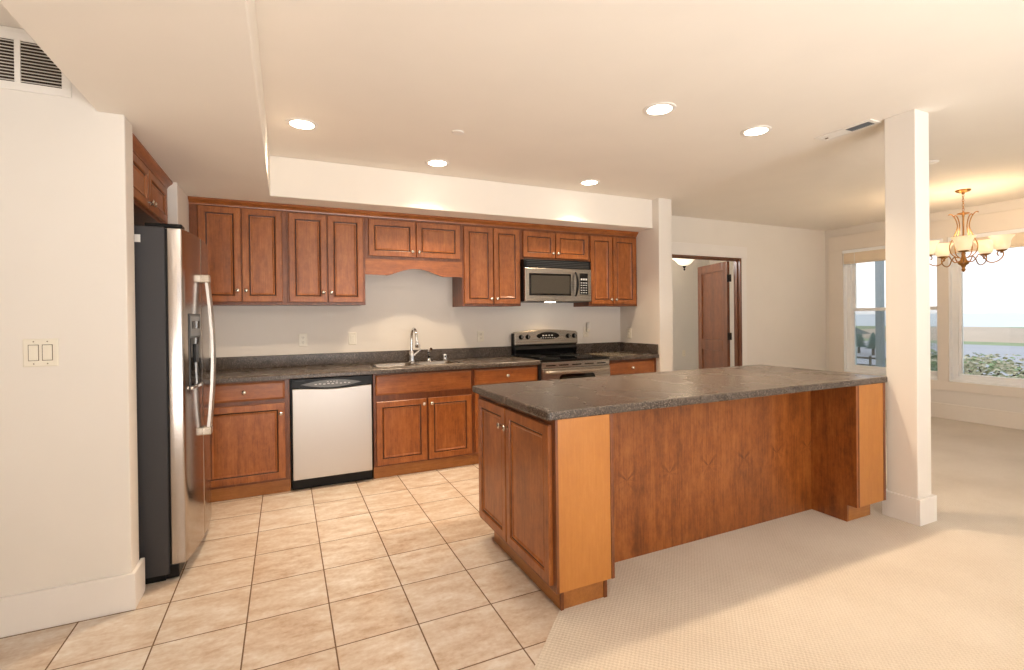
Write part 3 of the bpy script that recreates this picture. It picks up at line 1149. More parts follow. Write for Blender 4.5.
ovl = MB().prism(ov, 0.568, 0.576, 'y').build('display', M['blackgloss'], pg, bevel=0.002)
mk = MB()
for i in range(7):
    x = w / 2 - 0.085 + i * 0.028
    mk.box(x, x + 0.016, 0.5672, 0.568, 1.098, 1.105)
for i in range(4):
    x = w / 2 - 0.060 + i * 0.036
    mk.box(x, x + 0.020, 0.5672, 0.568, 1.122, 1.134)
mk.build('printed_marks', M['mark'], pg)
for kx in (0.075, 0.155, w - 0.130, w - 0.052):
    k = MB()
    mt = Matrix.Translation((kx, 0.575, 1.117)) @ Matrix.Rotation(R(90), 4, 'X')
    k.lathe([(0.026, 0), (0.026, 0.008), (0.022, 0.012), (0.020, 0.026), (0.017, 0.029), (0, 0.029)], 20, mat=mt)
    ko = k.build('knob', M['black'], pg)
    MB().box(kx - 0.0025, kx + 0.0025, 0.5445, 0.547, 1.104, 1.134).build('pointer', M['mark'], ko)

# ------------------------------------------------------------------ microwave
MX0, MX1, MY = 2.166, 2.962, 4.362
t = thing('microwave', 'stainless over-the-range microwave with black vent on top', 'microwave', (MX0, MY, 1.484))
w, H = MX1 - MX0, 0.4275
MB().box(0, w, 0.022, YB - MY - 0.001, 0.0, H).build('case', M['black'], t, bevel=0.003)
vg = MB().box(0.0, w, 0.0, 0.0215, H - 0.086, H).build('vent_grille', M['black'], t, bevel=0.002)
sl = MB()
for i in range(4):
    z = H - 0.072 + i * 0.017
    sl.box(0.03, w - 0.03, -0.004, 0.001, z, z + 0.006)
sl.build('louver', M['dkgrey'], vg)
d = MB().box(0.006, 0.582, -0.012, 0.0215, 0.004, H - 0.088).build('door', M['steelx'], t, bevel=0.004)
MB().panel(0.050, 0.538, 0.062, 0.285, [(0, -0.011), (0, -0.014), (0.004, -0.0155), (0.02, -0.0155)]).build('window_border', M['blackgloss'], d)
MB().box(0.070, 0.518, -0.0168, -0.0154, 0.082, 0.265).build('window_glass', M['mwglass'], d)
hb = MB()
pth = []
for i in range(15):
    u = i / 14
    pth.append((0.592, -0.016 - 0.042 * math.sin(math.pi * u) ** 0.7, 0.060 + u * 0.245))
hb.tube(pth, [0.009 + 0.003 * math.sin(math.pi * i / 14) for i in range(15)], 12)
hb.build('handle', M['black'], d)
cpn = MB().box(0.584, w - 0.006, -0.012, 0.0215, 0.004, H - 0.088).build('control_panel', M['steelx'], t, bevel=0.004)
MB().box(0.645, 0.748, -0.0145, -0.0115, 0.075, 0.298).build('keypad', M['blackgloss'], cpn, bevel=0.002)
dg = MB()
for c_ in range(3):
    dg.box(0.658 + c_ * 0.029, 0.658 + c_ * 0.029 + 0.019, -0.0152, -0.0144, 0.225, 0.244)
dg.build('display_digits', M['mark'], cpn)
mk = MB()
for r_ in range(5):
    for c_ in range(3):
        x, z = 0.656 + c_ * 0.030, 0.090 + r_ * 0.026
        mk.box(x, x + 0.018, -0.0152, -0.0144, z, z + 0.008)
mk.build('printed_key_marks', M['mark'], cpn)
MB().box(0.30, 0.40, 0.07, 0.13, -0.004, 0.0005).build('work_light', M['lamp'], t)
add_light('work_light_glow', 'AREA', (0.37, 0.10, -0.012), 0.7, (1.0, 0.66, 0.34), t, 0.12)

# ------------------------------------------------------------------ refrigerator (faces +X)
FY0, FW = 2.990, 0.880
t = thing('refrigerator', 'stainless side-by-side refrigerator with charcoal sides in the niche', 'refrigerator', (-0.550, FY0, 0), R(90))
# local: x = along its width (world +Y), -y = its front (world +X)
MB().box(0, FW, 0.0, 0.70, 0.035, 1.806).build('cabinet', M['fside'], t, bevel=0.006)
MB().box(0.02, FW - 0.02, 0.02, 0.66, 0.0, 0.035).build('base', M['black'], t)
MB().box(0.01, FW - 0.01, -0.040, 0.0195, 0.010, 0.075).build('toe_grille', M['black'], t, bevel=0.006)
MB().box(0.006, FW - 0.006, -0.008, -0.0005, 0.085, 1.796).build('gasket', M['black'], t)


def fdoor(x0, x1, name):
    def yf(x):
        u = (x - FW / 2) / (FW / 2)
        return -0.116 + 0.042 * u * u
    n = 14
    pts = [(x1, -0.009), (x0, -0.009)]
    r = 0.012
    front = [(x0 + (x1 - x0) * i / n, yf(x0 + (x1 - x0) * i / n)) for i in range(n + 1)]
    front[0] = (x0, front[0][1] + r)
    front.insert(1, (x0 + 0.004, front[1][1] * 0 + yf(x0) + 0.003))
    front[-1] = (x1, front[-1][1] + r)
    front.insert(-1, (x1 - 0.004, yf(x1) + 0.003))
    mb = MB().prism(pts + front, 0.083, 1.801, 'z', 0, True)
    return mb.build(name, M['fsteel'], t, bevel=0.003), yf


f1, yf = fdoor(0.0, 0.330, 'freezer_door')
f2, _ = fdoor(0.337, FW, 'fridge_door')


def bow(x, dr, side):
    ya = yf(x)
    pth = []
    n = 20
    for i in range(n + 1):
        u = i / n
        s = math.sin(math.pi * u)
        pth.append((x, ya - 0.028 - 0.026 * s, 0.695 + u * 0.875))
    hb = MB()
    v, f = [], []
    for i, p in enumerate(pth):
        hx, hy = 0.011, 0.009
        for dx, dy in ((-hx, -hy * .6), (-hx * .6, -hy), (hx * .6, -hy), (hx, -hy * .6), (hx, hy), (-hx, hy)):
            v.append((p[0] + dx, p[1] + dy, p[2]))
    for i in range(n):
        for k in range(6):
            k2 = (k + 1) % 6
            f.append((i * 6 + k, i * 6 + k2, i * 6 + 6 + k2, i * 6 + 6 + k))
    f.append(list(range(6))[::-1])
    f.append([n * 6 + k for k in range(6)])
    hb.add(v, f, 0, True)
    ho = hb.build('handle', M['steel'], dr)
    for z0 in (0.668, 1.545):
        MB().box(x - 0.015, x + 0.015, ya - 0.042, ya + 0.006, z0, z0 + 0.047).build('handle_mount', M['nickel'], ho, bevel=0.006)


bow(0.314, f1, -1)
bow(0.353, f2, 1)
# dispenser on the freezer door


def slab(x0, x1, z0, z1, out, deep, name, mat, parent, bevel=0.002):
    """thin plate lying on the curved door face"""
    n = 5
    xs = [x0 + (x1 - x0) * i / n for i in range(n + 1)]
    pts = [(x, yf(x) - out) for x in xs] + [(x, yf(x) + deep) for x in reversed(xs)]
    return MB().prism(pts, z0, z1, 'z').build(name, mat, parent, bevel=bevel)


x0, x1, z0, z1 = 0.070, 0.268, 0.960, 1.365
dpo = slab(x0, x1, z0, z1, 0.004, 0.006, 'dispenser', M['dkgrey'], f1)
slab(x0 + 0.012, x1 - 0.012, 1.245, 1.350, 0.0065, -0.003, 'dispenser_panel', M['grey'], dpo, 0.001)
slab(x0 + 0.035, x1 - 0.035, 1.285, 1.325, 0.0080, -0.006, 'dispenser_display', M['blackgloss'], dpo, 0)
slab(x0 + 0.012, x1 - 0.012, 0.980, 1.235, 0.0060, -0.003, 'dispenser_recess', M['blackgloss'], dpo, 0.001)
slab(x0 + 0.060, x0 + 0.110, 1.10, 1.20, 0.014, -0.005, 'dispenser_paddle', M['black'], dpo, 0.002)
slab(x0 + 0.004, x1 - 0.004, 0.962, 0.978, 0.016, -0.003, 'drip_tray', M['nickel'], dpo, 0.002)
for hx in (0.03, FW - 0.11):
    MB().box(hx, hx + 0.08, -0.070, 0.09, 1.8065, 1.828).build('hinge_cover', M['black'], t, bevel=0.006)
MB().box(-0.003, -0.0002, 0.100, 0.124, 1.722, 1.760).build('sticker', M['whitemetal'], t)

# ------------------------------------------------------------------ island
IX0, IX1, IY0, IY1 = 1.0205, 3.5475, 1.8415, 2.790
# countertop with rounded edges and a clipped near corner
it = MB()
ip = []
for cx, cy, a0 in ((IX1, IY1, 0), (IX0, IY1, 90), (IX0, IY0, 180), (IX1, IY0, 270)):
    r = 0.018
    sx = -1 if a0 in (0, 270) else 1
    sy = -1 if a0 in (0, 90) else 1
    for i in range(5):
        a = R(a0 + 90 * i / 4)
        ip.append((cx + sx * r + r * math.cos(a), cy + sy * r + r * math.sin(a)))
it.prism(ip, 0.874, 0.914, 'z')
io = it.build('island_countertop', M['counter'], bevel=0.008)
tag(io, 'long speckled brown countertop of the kitchen island', 'countertop')

# end unit with the two doors (faces -X)
t = thing('island_cabinet', 'island end cabinet with two doors facing the tile floor', 'cabinet', (1.060, 2.775, 0), R(-90))
D_ = 2.775 - 1.866            # local x: from the kitchen side towards the camera
MB().box(0, D_, 0, 0.305, 0.112, 0.8735).build('cabinet_body', M['frame'], t, bevel=0.0015)
MB().box(0.10, D_ - 0.040, 0.050, 0.294, 0, 0.112).build('toe_kick', M['toe'], t)
door(t, 0.035, 0.428, 0.138, 0.846, 0.398, 0.752)
door(t, 0.438, D_ - 0.014, 0.138, 0.846, 0.468, 0.752)
# finished end towards the carpet
MB().box(D_, D_ + 0.0165, 0.014, 0.290, 0.1125, 0.8735).build('end_panel', M['endp'], t, bevel=0.001)
for a, b_ in ((0.0, 0.0135), (0.2905, 0.3085)):
    MB().box(D_, D_ + 0.019, a, b_, 0.112, 0.8735).build('corner_strip', M['frame'], t, bevel=0.0015)
for a, b_ in ((0.046, 0.062), (0.280, 0.298)):
    MB().box(D_ - 0.040, D_ - 0.028, a, b_, 0, 0.1118).build('toe_strip', M['frame'], t)
MB().box(D_ - 0.040, D_ - 0.034, 0.062, 0.280, 0, 0.1118).build('toe_board', M['toe'], t)

# panel between the two ends
bp_ = MB().box(1.369, 3.2105, 2.138, 2.158, 0.005, 0.8735).build('island_back_panel', M['backp'])
tag(bp_, 'broad figured brown wood panel closing the back of the island', 'panel')

# middle body on the kitchen side
t = thing('island_cabinet', 'middle island cabinet behind the broad wood panel', 'cabinet', (3.2105, 2.775, 0), R(180))
MB().box(0, 1.84, 0, 0.615, 0.112, 0.8735).build('cabinet_body', M['frame'], t)
MB().box(0, 1.84, 0.07, 0.60, 0.005, 0.112).build('toe_kick', M['toe'], t)
for k in range(3):
    a = 0.012 + k * 0.610
    door(t, a, a + 0.292, 0.138, 0.690, a + 0.262, 0.63)
    door(t, a + 0.302, a + 0.596, 0.138, 0.690, a + 0.332, 0.63)
    drawer(t, a, a + 0.596, 0.720, 0.850)

# far unit next to the column
t = thing('island_cabinet', 'island end cabinet with honey-coloured panel next to the column', 'cabinet', (3.2115, 1.849, 0))
sd = MB().prism([(0.0, 0.112), (0.060, 0.112), (0.060, 0.005), (0.925, 0.005), (0.925, 0.8735), (0.0, 0.8735)], 0.0, 0.018, 'x')
sd.build('side_panel', M['sidep'], t, bevel=0.001)
MB().box(0.018, 0.306, 0.018, 0.925, 0.112, 0.8735).build('cabinet_body', M['frame'], t)
MB().box(0.0185, 0.25, 0.062, 0.90, 0.005, 0.112).build('toe_kick', M['toe'], t)
MB().box(0.030, 0.283, 0.0, 0.0175, 0.112, 0.8735).build('end_panel', M['endp'], t, bevel=0.001)
MB().box(0.0183, 0.0295, -0.002, 0.0175, 0.112, 0.8735).build('corner_strip', M['frame'], t, bevel=0.0015)
MB().box(0.2835, 0.307, -0.002, 0.0175, 0.112, 0.8735).build('corner_strip', M['frame'], t, bevel=0.0015)

# ------------------------------------------------------------------ column
CX0, CX1, CY0, CY1 = 3.556, 3.712, 1.688, 1.862
t = thing('column', 'square white column beside the end of the island', 'column', ((CX0 + CX1) / 2, (CY0 + CY1) / 2, 0))
hx, hy = (CX1 - CX0) / 2, (CY1 - CY0) / 2
MB().box(-hx, hx, -hy, hy, 0.004, ZC).build('shaft', M['paint'], t, bevel=0.005)
b = MB()
q = 0.019
b.box(-hx - q, hx + q, -hy - q, -hy - 0.0003, 0.004, 0.166)
b.box(-hx - q, hx + q, hy + 0.0003, hy + q, 0.004, 0.166)
b.box(-hx - q, -hx - 0.0003, -hy - 0.0003, hy + 0.0003, 0.004, 0.166)
b.box(hx + 0.0003, hx + q, -hy - 0.0003, hy + 0.0003, 0.004, 0.166)
b.build('base_trim', M['trim'], t, bevel=0.002)

# ------------------------------------------------------------------ electrics on the walls
def outlet(x, z, label, kind='outlet', y=YB, rz=0, plug=False):
    t = thing('wall_outlet' if kind == 'outlet' else 'light_switch', label, 'outlet' if kind == 'outlet' else 'light switch', (x, y, z), rz)
    MB().panel(-0.035, 0.035, -0.0575, 0.0575, [(0, -0.0003), (0, -0.004), (0.004, -0.0065), (0.01, -0.0065)]).build('cover_plate', M['plate'], t)
    if kind == 'outlet':
        for dz in (-0.021, 0.021):
            r = MB()
            r.prism([(px, pz + dz) for px, pz in rrect(0.0165, 0.0145, 0.008)], -0.0085, -0.006, 'y')
            ro = r.build('receptacle', M['plate'], t)
            sl = MB().box(-0.008, -0.0055, -0.0089, -0.0084, dz - 0.003, dz + 0.008).box(0.0055, 0.008, -0.0089, -0.0084, dz - 0.003, dz + 0.008).box(-0.002, 0.002, -0.0089, -0.0084, dz - 0.011, dz - 0.007)
            sl.build('slot', M['slot'], ro)
    else:
        MB().box(-0.0165, 0.0165, -0.0105, -0.006, -0.033, 0.033).build('rocker', M['plate'], t, bevel=0.002)
    return t


outlet(0.142, 1.147, 'ivory outlet above the counter over the dishwasher')
outlet(0.567, 1.147, 'single ivory rocker switch above the counter near the sink', 'switch')
outlet(1.847, 1.134, 'ivory outlet above the counter between the faucet and the range')
outlet(3.150, 1.150, 'ivory outlet holding a plug-in light, above the short counter')
t = thing('night_light', 'small pale plug-in light in the outlet above the short counter', 'night light', (3.166, YB - 0.0095, 1.185))
MB().box(-0.020, 0.020, -0.030, 0.0, -0.035, 0.0).build('body', M['plate'], t, bevel=0.004)
MB().lathe([(0.018, 0.0), (0.021, 0.02), (0.021, 0.06), (0.014, 0.072), (0, 0.074)], 18, mat=Matrix.Translation((0, -0.022, 0))).build('lens', M['whitemetal'], t)
outlet(3.637, 1.125, 'ivory outlet on the wing wall at the end of the short counter', y=4.58, rz=R(-90))
outlet(6.78, 0.62, 'small pale outlet low on the far hall wall', y=6.95)

t = thing('light_switch', 'double ivory rocker switch on the wall beside the refrigerator', 'light switch', (-0.964, 2.788, 1.195))
MB().panel(-0.059, 0.059, -0.0605, 0.0605, [(0, -0.0003), (0, -0.004), (0.004, -0.0065), (0.01, -0.0065)]).build('cover_plate', M['plate'], t)
for dx in (-0.023, 0.023):
    MB().panel(dx - 0.018, dx + 0.018, -0.035, 0.035, [(0, -0.006), (0, -0.0075), (0.002, -0.0075), (0.0025, -0.0066), (0.003, -0.0066)]).build('rocker_frame', M['slot'], t)
    MB().box(dx - 0.0155, dx + 0.0155, -0.0105, -0.006, -0.0325, 0.0325).build('rocker', M['plate'], t, bevel=0.002)
for dx in (-0.023, 0.023):
    for dz in (-0.048, 0.048):
        MB().lathe([(0.0028, 0), (0.0024, 0.001), (0, 0.001)], 10, mat=Matrix.Translation((dx, -0.0065, dz)) @ Matrix.Rotation(R(90), 4, 'X')).build('screw', M['slot'], t)

# return air grille high on the left wall
t = thing('return_air_grille', 'white louvered return air grille high on the wall beside the soffit', 'vent', (-0.846, 2.788, 2.320))
gw, gh = 0.62, 0.245
bays = [(-0.168, -0.032), (-0.324, -0.188), (-0.480, -0.344), (-0.588, -0.500)]
pl = MB()
pl.box(-gw, 0, -0.008, -0.0003, 0, 0.034)
pl.box(-gw, 0, -0.008, -0.0003, 0.214, gh)
ed = [0.0] + [e for b_ in bays for e in (b_[1], b_[0])] + [-gw]
for i in range(0, len(ed), 2):
    pl.box(ed[i + 1], ed[i], -0.008, -0.0003, 0.034, 0.214)
pl.build('frame', M['whitemetal'], t, bevel=0.001)
MB().box(-gw + 0.02, -0.02, -0.0015, -0.0004, 0.034, 0.214).build('duct_opening', M['void'], t)
for a, b_ in bays:
    lv = MB()
    n = 13
    for i in range(n):
        z = 0.034 + (i + 0.5) * 0.180 / n
        lv.prism([(-0.0085, z - 0.0036), (-0.0075, z - 0.0036), (-0.0018, z + 0.0030), (-0.0028, z + 0.0030)], a, b_, 'x')
    lv.build('louvers', M['whitemetal'], t)

# ceiling register near the column
t = thing('ceiling_register', 'narrow white air register in the ceiling next to the column', 'vent', (3.528, 2.078, ZC))
pl = MB()
for b6 in ((-0.064, 0.064, -0.185, -0.158), (-0.064, 0.064, 0.158, 0.185), (-0.064, -0.040, -0.158, 0.158), (0.040, 0.064, -0.158, 0.158), (-0.040, 0.040, -0.006, 0.006)):
    pl.box(b6[0], b6[1], b6[2], b6[3], -0.008, -0.0003)
pl.build('frame', M['whitemetal'], t, bevel=0.001)
MB().box(-0.040, 0.040, -0.158, 0.158, -0.0012, -0.0003).build('duct_opening', M['void'], t)
lv = MB()
for i in range(13):
    y = -0.152 + i * 0.0113
    lv.box(-0.040, 0.040, y, y + 0.0022, -0.008, -0.002)
lv.build('louvers', M['grey'], t)
lv = MB()
for i in range(9):
    y = 0.008 + i * 0.0158
    lv.prism([(y, -0.0035), (y + 0.0165, -0.0070), (y + 0.0165, -0.0078), (y, -0.0043)], -0.040, 0.040, 'x')
lv.build('closed_louvers', M['whitemetal'], t)
MB().box(-0.006, 0.006, 0.128, 0.146, -0.0135, -0.0081).build('damper_lever', M['slot'], t)

# ------------------------------------------------------------------ recessed lights
LG = 'lit recessed ceiling lights'
CAN = [(0.115, 3.425, 'round recessed ceiling light nearest the refrigerator corner of the soffit'),
       (1.139, 3.850, 'round recessed ceiling light close to the soffit above the sink'),
       (2.613, 3.855, 'round recessed ceiling light close to the soffit above the range'),
       (2.093, 2.326, 'round recessed ceiling light over the middle of the island'),
       (2.956, 2.338, 'round recessed ceiling light over the column end of the island')]
CAN_W = 7.2
for x, y, lab in CAN:
    t = thing('recessed_light', lab, 'ceiling light', (x, y, ZC), 0, LG)
    MB().lathe([(0.072, -0.0003), (0.098, -0.0003), (0.097, -0.004), (0.088, -0.007), (0.074, -0.006), (0.072, -0.0003)], 32).build('trim_ring', M['whitemetal'], t)
    MB().lathe([(0.0735, -0.0045), (0.050, -0.009), (0.02, -0.011), (0.0, -0.0115)], 28).build('lens', M['lamp'], t)
    add_light('lamp_or_fill_light', 'AREA', (0, 0, -0.022), CAN_W, WARM, t, 0.12)

t = thing('smoke_detector', 'flat round white sprinkler cover in the kitchen ceiling', 'sprinkler cover', (1.082, 3.163, ZC))
MB().lathe([(0.042, -0.0003), (0.042, -0.004), (0.038, -0.008), (0, -0.009)], 28).build('cover', M['whitemetal'], t)
t.name = 'sprinkler_cover'
t = thing('sprinkler_cover', 'flat round white sprinkler cover in the dining ceiling beyond the column', 'sprinkler cover', (4.93, 2.236, ZC))
MB().lathe([(0.055, -0.0003), (0.055, -0.006), (0.048, -0.012), (0, -0.013)], 28).build('cover', M['whitemetal'], t)

# ------------------------------------------------------------------ hall light
t = thing('hall_ceiling_light', 'lit alabaster bowl ceiling light seen through the doorway', 'ceiling light', (6.08, 6.20, 2.165))
MB().lathe([(0.0, 0.0), (0.05, 0.004), (0.095, 0.025), (0.145, 0.080), (0.192, 0.118), (0.202, 0.126), (0.192, 0.124), (0.135, 0.085), (0.08, 0.03), (0.0, 0.01)], 32).build('bowl', M['halls'], t)
MB().lathe([(0.0, -0.085), (0.010, -0.078), (0.016, -0.062), (0.008, -0.046), (0.022, -0.026), (0.032, -0.006), (0.0, -0.001)], 16).build('finial', M['bronze'], t)
MB().lathe([(0.009, 0.012), (0.009, ZC - 2.165 - 0.03), (0.06, ZC - 2.165 - 0.022), (0.06, ZC - 2.165 - 0.0005), (0, ZC - 2.165 - 0.0005)], 16).build('stem', M['bronze'], t)
add_light('lamp_or_fill_light', 'POINT', (0, 0, 0.20), 4, WARM, t, 0.05)
add_light('lamp_or_fill_light', 'POINT', (-1.7, -0.45, 0.1), 25, (1.0, 0.98, 0.95), t, 0.15)  # added fill, out of view behind the wing wall, to brighten the hall

# ------------------------------------------------------------------ chandelier
KX, KY = 6.375, 2.61
t = thing('chandelier', 'antique gold five-light chandelier with amber glass shades in the dining area', 'chandelier', (KX, KY, ZC))
MB().lathe([(0.0, -0.045), (0.012, -0.042), (0.014, -0.030), (0.050, -0.020), (0.062, -0.010), (0.064, -0.0003), (0, -0.0003)], 24).build('canopy', M['brass'], t)
ch = MB()
for i in range(7):
    z = -0.058 - i * 0.024
    ring = []
    for k in range(14):
        a = 2 * math.pi * k / 14
        u, v = 0.008 * math.cos(a), 0.016 * math.sin(a)
        ring.append((u, 0, z + v) if i % 2 else (0, u, z + v))
    ch.tube(ring, 0.0024, 6, closed=True)
ch.build('chain', M['brass'], t)
ZT = -0.235
MB().lathe([(0.0, ZT + 0.02), (0.008, ZT + 0.016), (0.010, ZT + 0.006), (0.050, ZT - 0.004), (0.052, ZT - 0.012), (0.012, ZT - 0.022), (0.008, ZT - 0.05), (0.008, -0.64), (0.020, -0.655), (0.016, -0.67),
            (0.020, -0.70), (0.030, -0.730), (0.046, -0.752), (0.042, -0.765), (0.022, -0.780), (0.012, -0.805), (0.018, -0.825), (0.010, -0.84), (0.0, -0.85)], 24).build('stem', M['brass'], t)
base_a = math.atan2(-KY, -KX)
for k in range(5):
    a = base_a + k * 2 * math.pi / 5
    ca, sa = math.cos(a), math.sin(a)
    rz = Matrix.Rotation(a, 4, 'Z')
    ar = MB()
    # lower S arm: from the hub out and down, up to the cup, ending in a scroll
    p = [(0.03, -0.69), (0.07, -0.70), (0.10, -0.665), (0.12, -0.635), (0.16, -0.668), (0.18, -0.705), (0.21, -0.725), (0.245, -0.722), (0.280, -0.700), (0.302, -0.662), (0.298, -0.630), (0.275, -0.618), (0.258, -0.632), (0.260, -0.655), (0.272, -0.662)]
    p = [(r_, z_ - 0.045) for r_, z_ in p]
    # smooth by Catmull-Rom
    def cr_(pts, n=5):
        out = []
        for i in range(len(pts) - 1):
            p0, p1, p2, p3 = pts[max(i - 1, 0)], pts[i], pts[i + 1], pts[min(i + 2, len(pts) - 1)]
            for j in range(n):
                u = j / n
                out.append(tuple(0.5 * ((2 * b1) + (-a1 + c1) * u + (2 * a1 - 5 * b1 + 4 * c1 - d1) * u * u + (-a1 + 3 * b1 - 3 * c1 + d1) * u ** 3) for a1, b1, c1, d1 in zip(p0, p1, p2, p3)))
        out.append(pts[-1])
        return out
    q = cr_(p)
    ar.tube([rz @ Vector((r_, 0, z_)) for r_, z_ in q], 0.0052, 8)
    ao = ar.build('arm', M['brass'], t)
    cx_, cz = 0.290, -0.685
    K = 0.90
    mt = rz @ Matrix.Translation((cx_, 0, cz)) @ Matrix.Scale(K, 4)
    MB().lathe([(0.0, 0.0), (0.012, 0.0), (0.012, 0.014), (0.040, 0.026), (0.046, 0.036), (0.0, 0.036)], 20, mat=mt).build('cup', M['brass'], ao)
    MB().lathe([(0.045, 0.036), (0.060, 0.052), (0.068, 0.085), (0.072, 0.125), (0.084, 0.160), (0.104, 0.182), (0.108, 0.188), (0.104, 0.187), (0.080, 0.160), (0.068, 0.125), (0.062, 0.085), (0.045, 0.045)], 28, mat=mt).build('shade', M['shade'], ao)
    MB().lathe([(0.0, 0.04), (0.013, 0.045), (0.026, 0.085), (0.028, 0.105), (0.016, 0.125), (0, 0.13)], 14, mat=mt).build('bulb', M['bulb'], ao)
    add_light('lamp_or_fill_light', 'POINT', tuple(rz @ Vector((cx_, 0, -0.48))), 2.0, WARM, t, 0.05)
    # lyre scroll above
    u_ = MB()
    p = [(0.120, -0.252), (0.108, -0.242), (0.090, -0.250), (0.068, -0.285), (0.052, -0.335), (0.048, -0.385), (0.062, -0.440), (0.090, -0.510), (0.112, -0.580), (0.100, -0.650), (0.060, -0.690), (0.03, -0.70)]
    u_.tube([rz @ Vector((r_, 0, z_)) for r_, z_ in cr_(p)], 0.0050, 8)
    u_.build('scroll', M['brass'], t)

# ------------------------------------------------------------------ blinds in the windows
for w, lab in ((W1, 'raised beige blind at the top of the window beside the corner'), (W2, 'raised beige blind at the top of the large window behind the chandelier')):
    t = thing('window_blind', lab, 'blind', (XW, (w[0] + w[1]) / 2, 2.253))
    hw_ = (w[1] - w[0]) / 2 - 0.006
    MB().box(-0.030, 0.046, -hw_, hw_, -0.045, -0.002).build('headrail', M['vinyl'], t, bevel=0.003)
    sl = MB()
    n = 15
    for i in range(n):
        z = -0.180 + i * 0.009
        sl.box(-0.014, 0.042, -hw_ + 0.01, hw_ - 0.01, z, z + 0.0082)
    sl.build('slats', M['blind'], t)
    MB().box(-0.015, 0.043, -hw_ + 0.01, hw_ - 0.01, -0.200, -0.183).build('bottom_rail', M['blind'], t, bevel=0.003)
    MB().tube([(-0.018, hw_ - 0.16, -0.045), (-0.018, hw_ - 0.16, -0.13), (-0.018, hw_ - 0.16, -0.21)], 0.003, 6).build('cord', M['vinyl'], t)

# ------------------------------------------------------------------ outside
def ground_z(x):
    if x < 15:
        return -0.35
    if x < 42:
        return -0.35 - 2.9 * (x - 15) / 27
    return -3.25


g = MB()
xs = [XW + 0.15, 15, 20, 30, 42, 200]
n = len(xs)
vs = []
for x in xs:
    vs += [(x, -140, ground_z(x)), (x, 260, ground_z(x))]
g.add(vs, [(2 * i, 2 * i + 2, 2 * i + 3, 2 * i + 1) for i in range(n - 1)])
struct(g.build('ground_lawn', M['grass']), 'pale coastal grass falling away from the house')
struct(box('ground_road', M['asphalt'], (46, 88, -140, 260, -3.24, -3.2)), 'broad pale grey road below the house')
struct(box('ground_sea', M['sea'], (150, 5500, -3000, 4000, -5.0, -4.0)), 'pale sea reaching to the horizon')
for i, (x, y, lx, ly, hz, lab) in enumerate(((112, 36, 14, 62, 2.1, 'long pale sandy bluff beyond the road'), (120, -80, 18, 45, 1.7, 'pale sandy bluff beyond the road, at the side of the chandelier'))):
    mb = MB()
    vs, fs = [], []
    nu, nv = 13, 29
    for a in range(nu):
        for b_ in range(nv):
            u, v = a / (nu - 1) * 2 - 1, b_ / (nv - 1) * 2 - 1
            k = max(0, 1 - u * u) ** 0.6 * max(0, 1 - v * v) ** 0.45
            vs.append((u * lx, v * ly, hz * k * (0.82 + 0.18 * math.sin(v * 9 + i)) - 0.05))
    for a in range(nu - 1):
        for b_ in range(nv - 1):
            fs.append((a * nv + b_, (a + 1) * nv + b_, (a + 1) * nv + b_ + 1, a * nv + b_ + 1))
    mb.add(vs, fs, 0, True)
    mb.box(-lx * .9, lx * .9, -ly * .9, ly * .9, -0.3, -0.04)
    o = mb.build('sand_bluff', M['sand'], loc=(x, y, -3.25))
    tag(o, lab, 'bluff')


def bush(name, label, loc, rx, ry, rzz, n, mats, leaf, group=None):
    root = thing(name, label, 'shrub', loc, 0, group)
    mb = MB()
    for i in range(n):
        th, ph = random.random() * 2 * math.pi, math.acos(random.uniform(-0.25, 1))
        rr = random.uniform(0.72, 1.04) * (1 + 0.14 * math.sin(3 * th + loc[1]) * math.sin(4 * ph))
        d = Vector((math.sin(ph) * math.cos(th), math.sin(ph) * math.sin(th), math.cos(ph)))
        c_ = Vector((d.x * rx, d.y * ry, d.z * rzz)) * rr
        c_.z = max(c_.z + rzz * 0.25, 0.03)
        q = Vector((random.gauss(0, 1), random.gauss(0, 1), random.gauss(0, 1))).normalized()
        a = (d + q * 0.8).normalized()
        t1 = a.cross(Vector((0.3, 0.2, 1))).normalized()
        t2 = a.cross(t1)
        s = leaf * random.uniform(0.6, 1.3)
        mb.add([c_ - t1 * s, c_ + t2 * s * 0.55 + a * s * .2, c_ + t1 * s, c_ - t2 * s * 0.55 + a * s * .2], [(0, 1, 2, 3)], random.choice((0, 0, 0, 1)))
    mb.build('foliage', mats, root)
    st = MB()
    for k in range(6):
        a = 2 * math.pi * k / 6
        st.tube([(0.05 * math.cos(a), 0.05 * math.sin(a), -0.02), (rx * .35 * math.cos(a), ry * .35 * math.sin(a), rzz * .6), (rx * .6 * math.cos(a), ry * .6 * math.sin(a), rzz * .95)], [0.03, 0.02, 0.008], 6)
    st.build('stem', M['bark'], root)
    return root


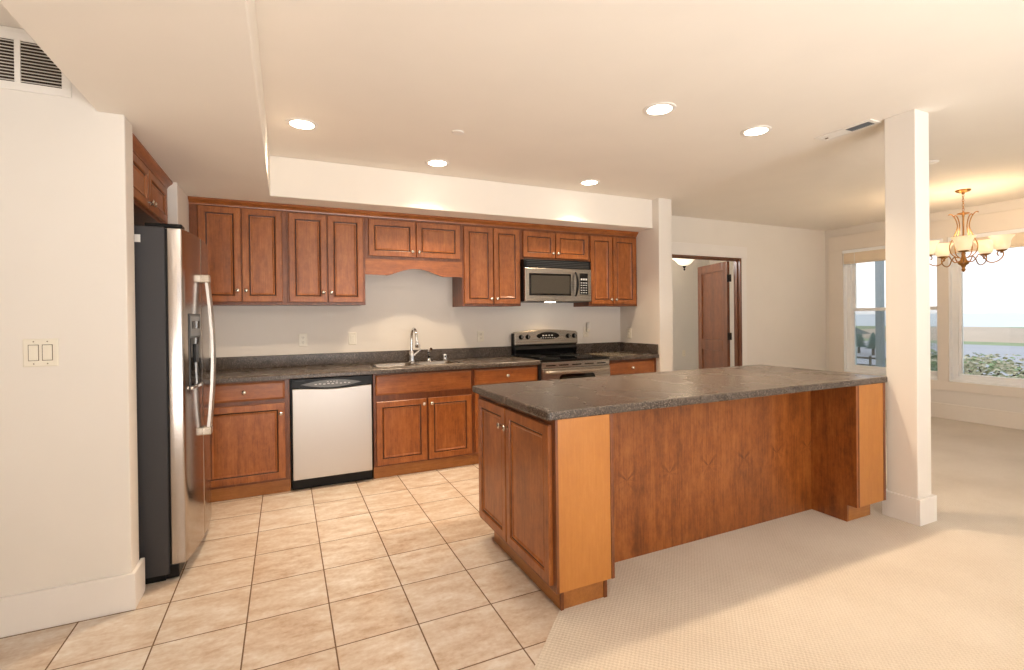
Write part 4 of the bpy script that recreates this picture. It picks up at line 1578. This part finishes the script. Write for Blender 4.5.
HB = [(10.95, 5.12, 0.74, 'green hedge shrub seen low in the narrow strip of window beside the column'),
      (10.8, 3.75, 0.36, 'green hedge shrub low in the large window below the chandelier'),
      (10.9, 2.42, 0.36, 'green hedge shrub low at the outer end of the large window')]
for x, y, hz, lab in HB:
    bush('hedge_shrub', lab, (x, y, -0.36), 0.50, 0.60, hz + 0.10, 2600, [M['leafa'], M['leafb']], 0.045, 'green shrubs outside the dining windows')
for x, y, lab in ((12.6, 4.75, 'dry pale shrub behind the green hedge in the large window'), (12.8, 2.35, 'dry pale shrub behind the green hedge at the outer end of the large window')):
    bush('dry_shrub', lab, (x, y, -0.36), 0.75, 1.02, 0.66, 2600, [M['leafb'], M['leafa']], 0.045, 'dry shrubs outside the dining windows')

# neighbouring house, porch post and conifers seen through the double hung window
t = thing('neighbor_house', 'pale neighboring house seen through the window beside the corner', 'house', (17.0, 13.2, -2.0))
MB().box(0, 6.0, 0, 6.0, 0, 2.45).build('wall', M['siding'], t)
MB().prism([(-0.35, 2.45), (6.35, 2.45), (3.0, 3.3)], -0.4, 6.4, 'y').build('roof', M['roof'], t)
MB().box(-0.43, -0.351, -0.4, 6.4, 2.36, 2.48).build('gutter', M['vinyl'], t)
MB().box(-0.03, -0.0005, -0.03, 0.10, 0, 2.35).build('corner_board', M['vinyl'], t)
t = thing('porch_post', 'blue-grey porch post close outside the window beside the corner', 'post', (10.20, 5.435, -0.36))
MB().box(-0.055, 0.055, -0.055, 0.055, 0, 2.9).build('shaft', M['postgrey'], t, bevel=0.01)
MB().box(-0.08, 0.08, -0.08, 0.08, 0, 0.2).build('base', M['postgrey'], t, bevel=0.01)
for i, (x, y, hz, lab) in enumerate(((60, 34.2, 2.9, 'small dark conifer far off, beside the neighboring house'), (58, 31.6, 2.6, 'small dark conifer far off, beside the porch post'))):
    t = thing('conifer', lab, 'tree', (x, y, -3.26), 0, 'far conifers')
    mb = MB()
    for L_ in range(6):
        z0 = 0.8 + L_ * (hz - 1) / 6
        r0 = (hz - z0) * 0.36 + 0.15
        mb.lathe([(r0, z0), (r0 * 0.45, z0 + (hz - 1) / 6 * 0.9), (0.02, min(hz, z0 + (hz - 1) / 6 * 1.7))], 12, smooth=False)
    mb.build('crown', M['conifer'], t)
    MB().lathe([(0.16, -0.05), (0.12, 1.2)], 8).build('trunk', M['bark'], t)
t = thing('fence', 'long dark rail fence beyond the slope outside', 'fence', (40, 24, -3.1))
for k in range(9):
    MB().box(-0.06, 0.06, -8 + k * 2 - 0.06, -8 + k * 2 + 0.06, -0.1, 1.25).build('post', M['bark'], t)
for z in (0.45, 1.0):
    MB().box(-0.02, 0.02, -8, 8, z, z + 0.14).build('rail', M['bark'], t)
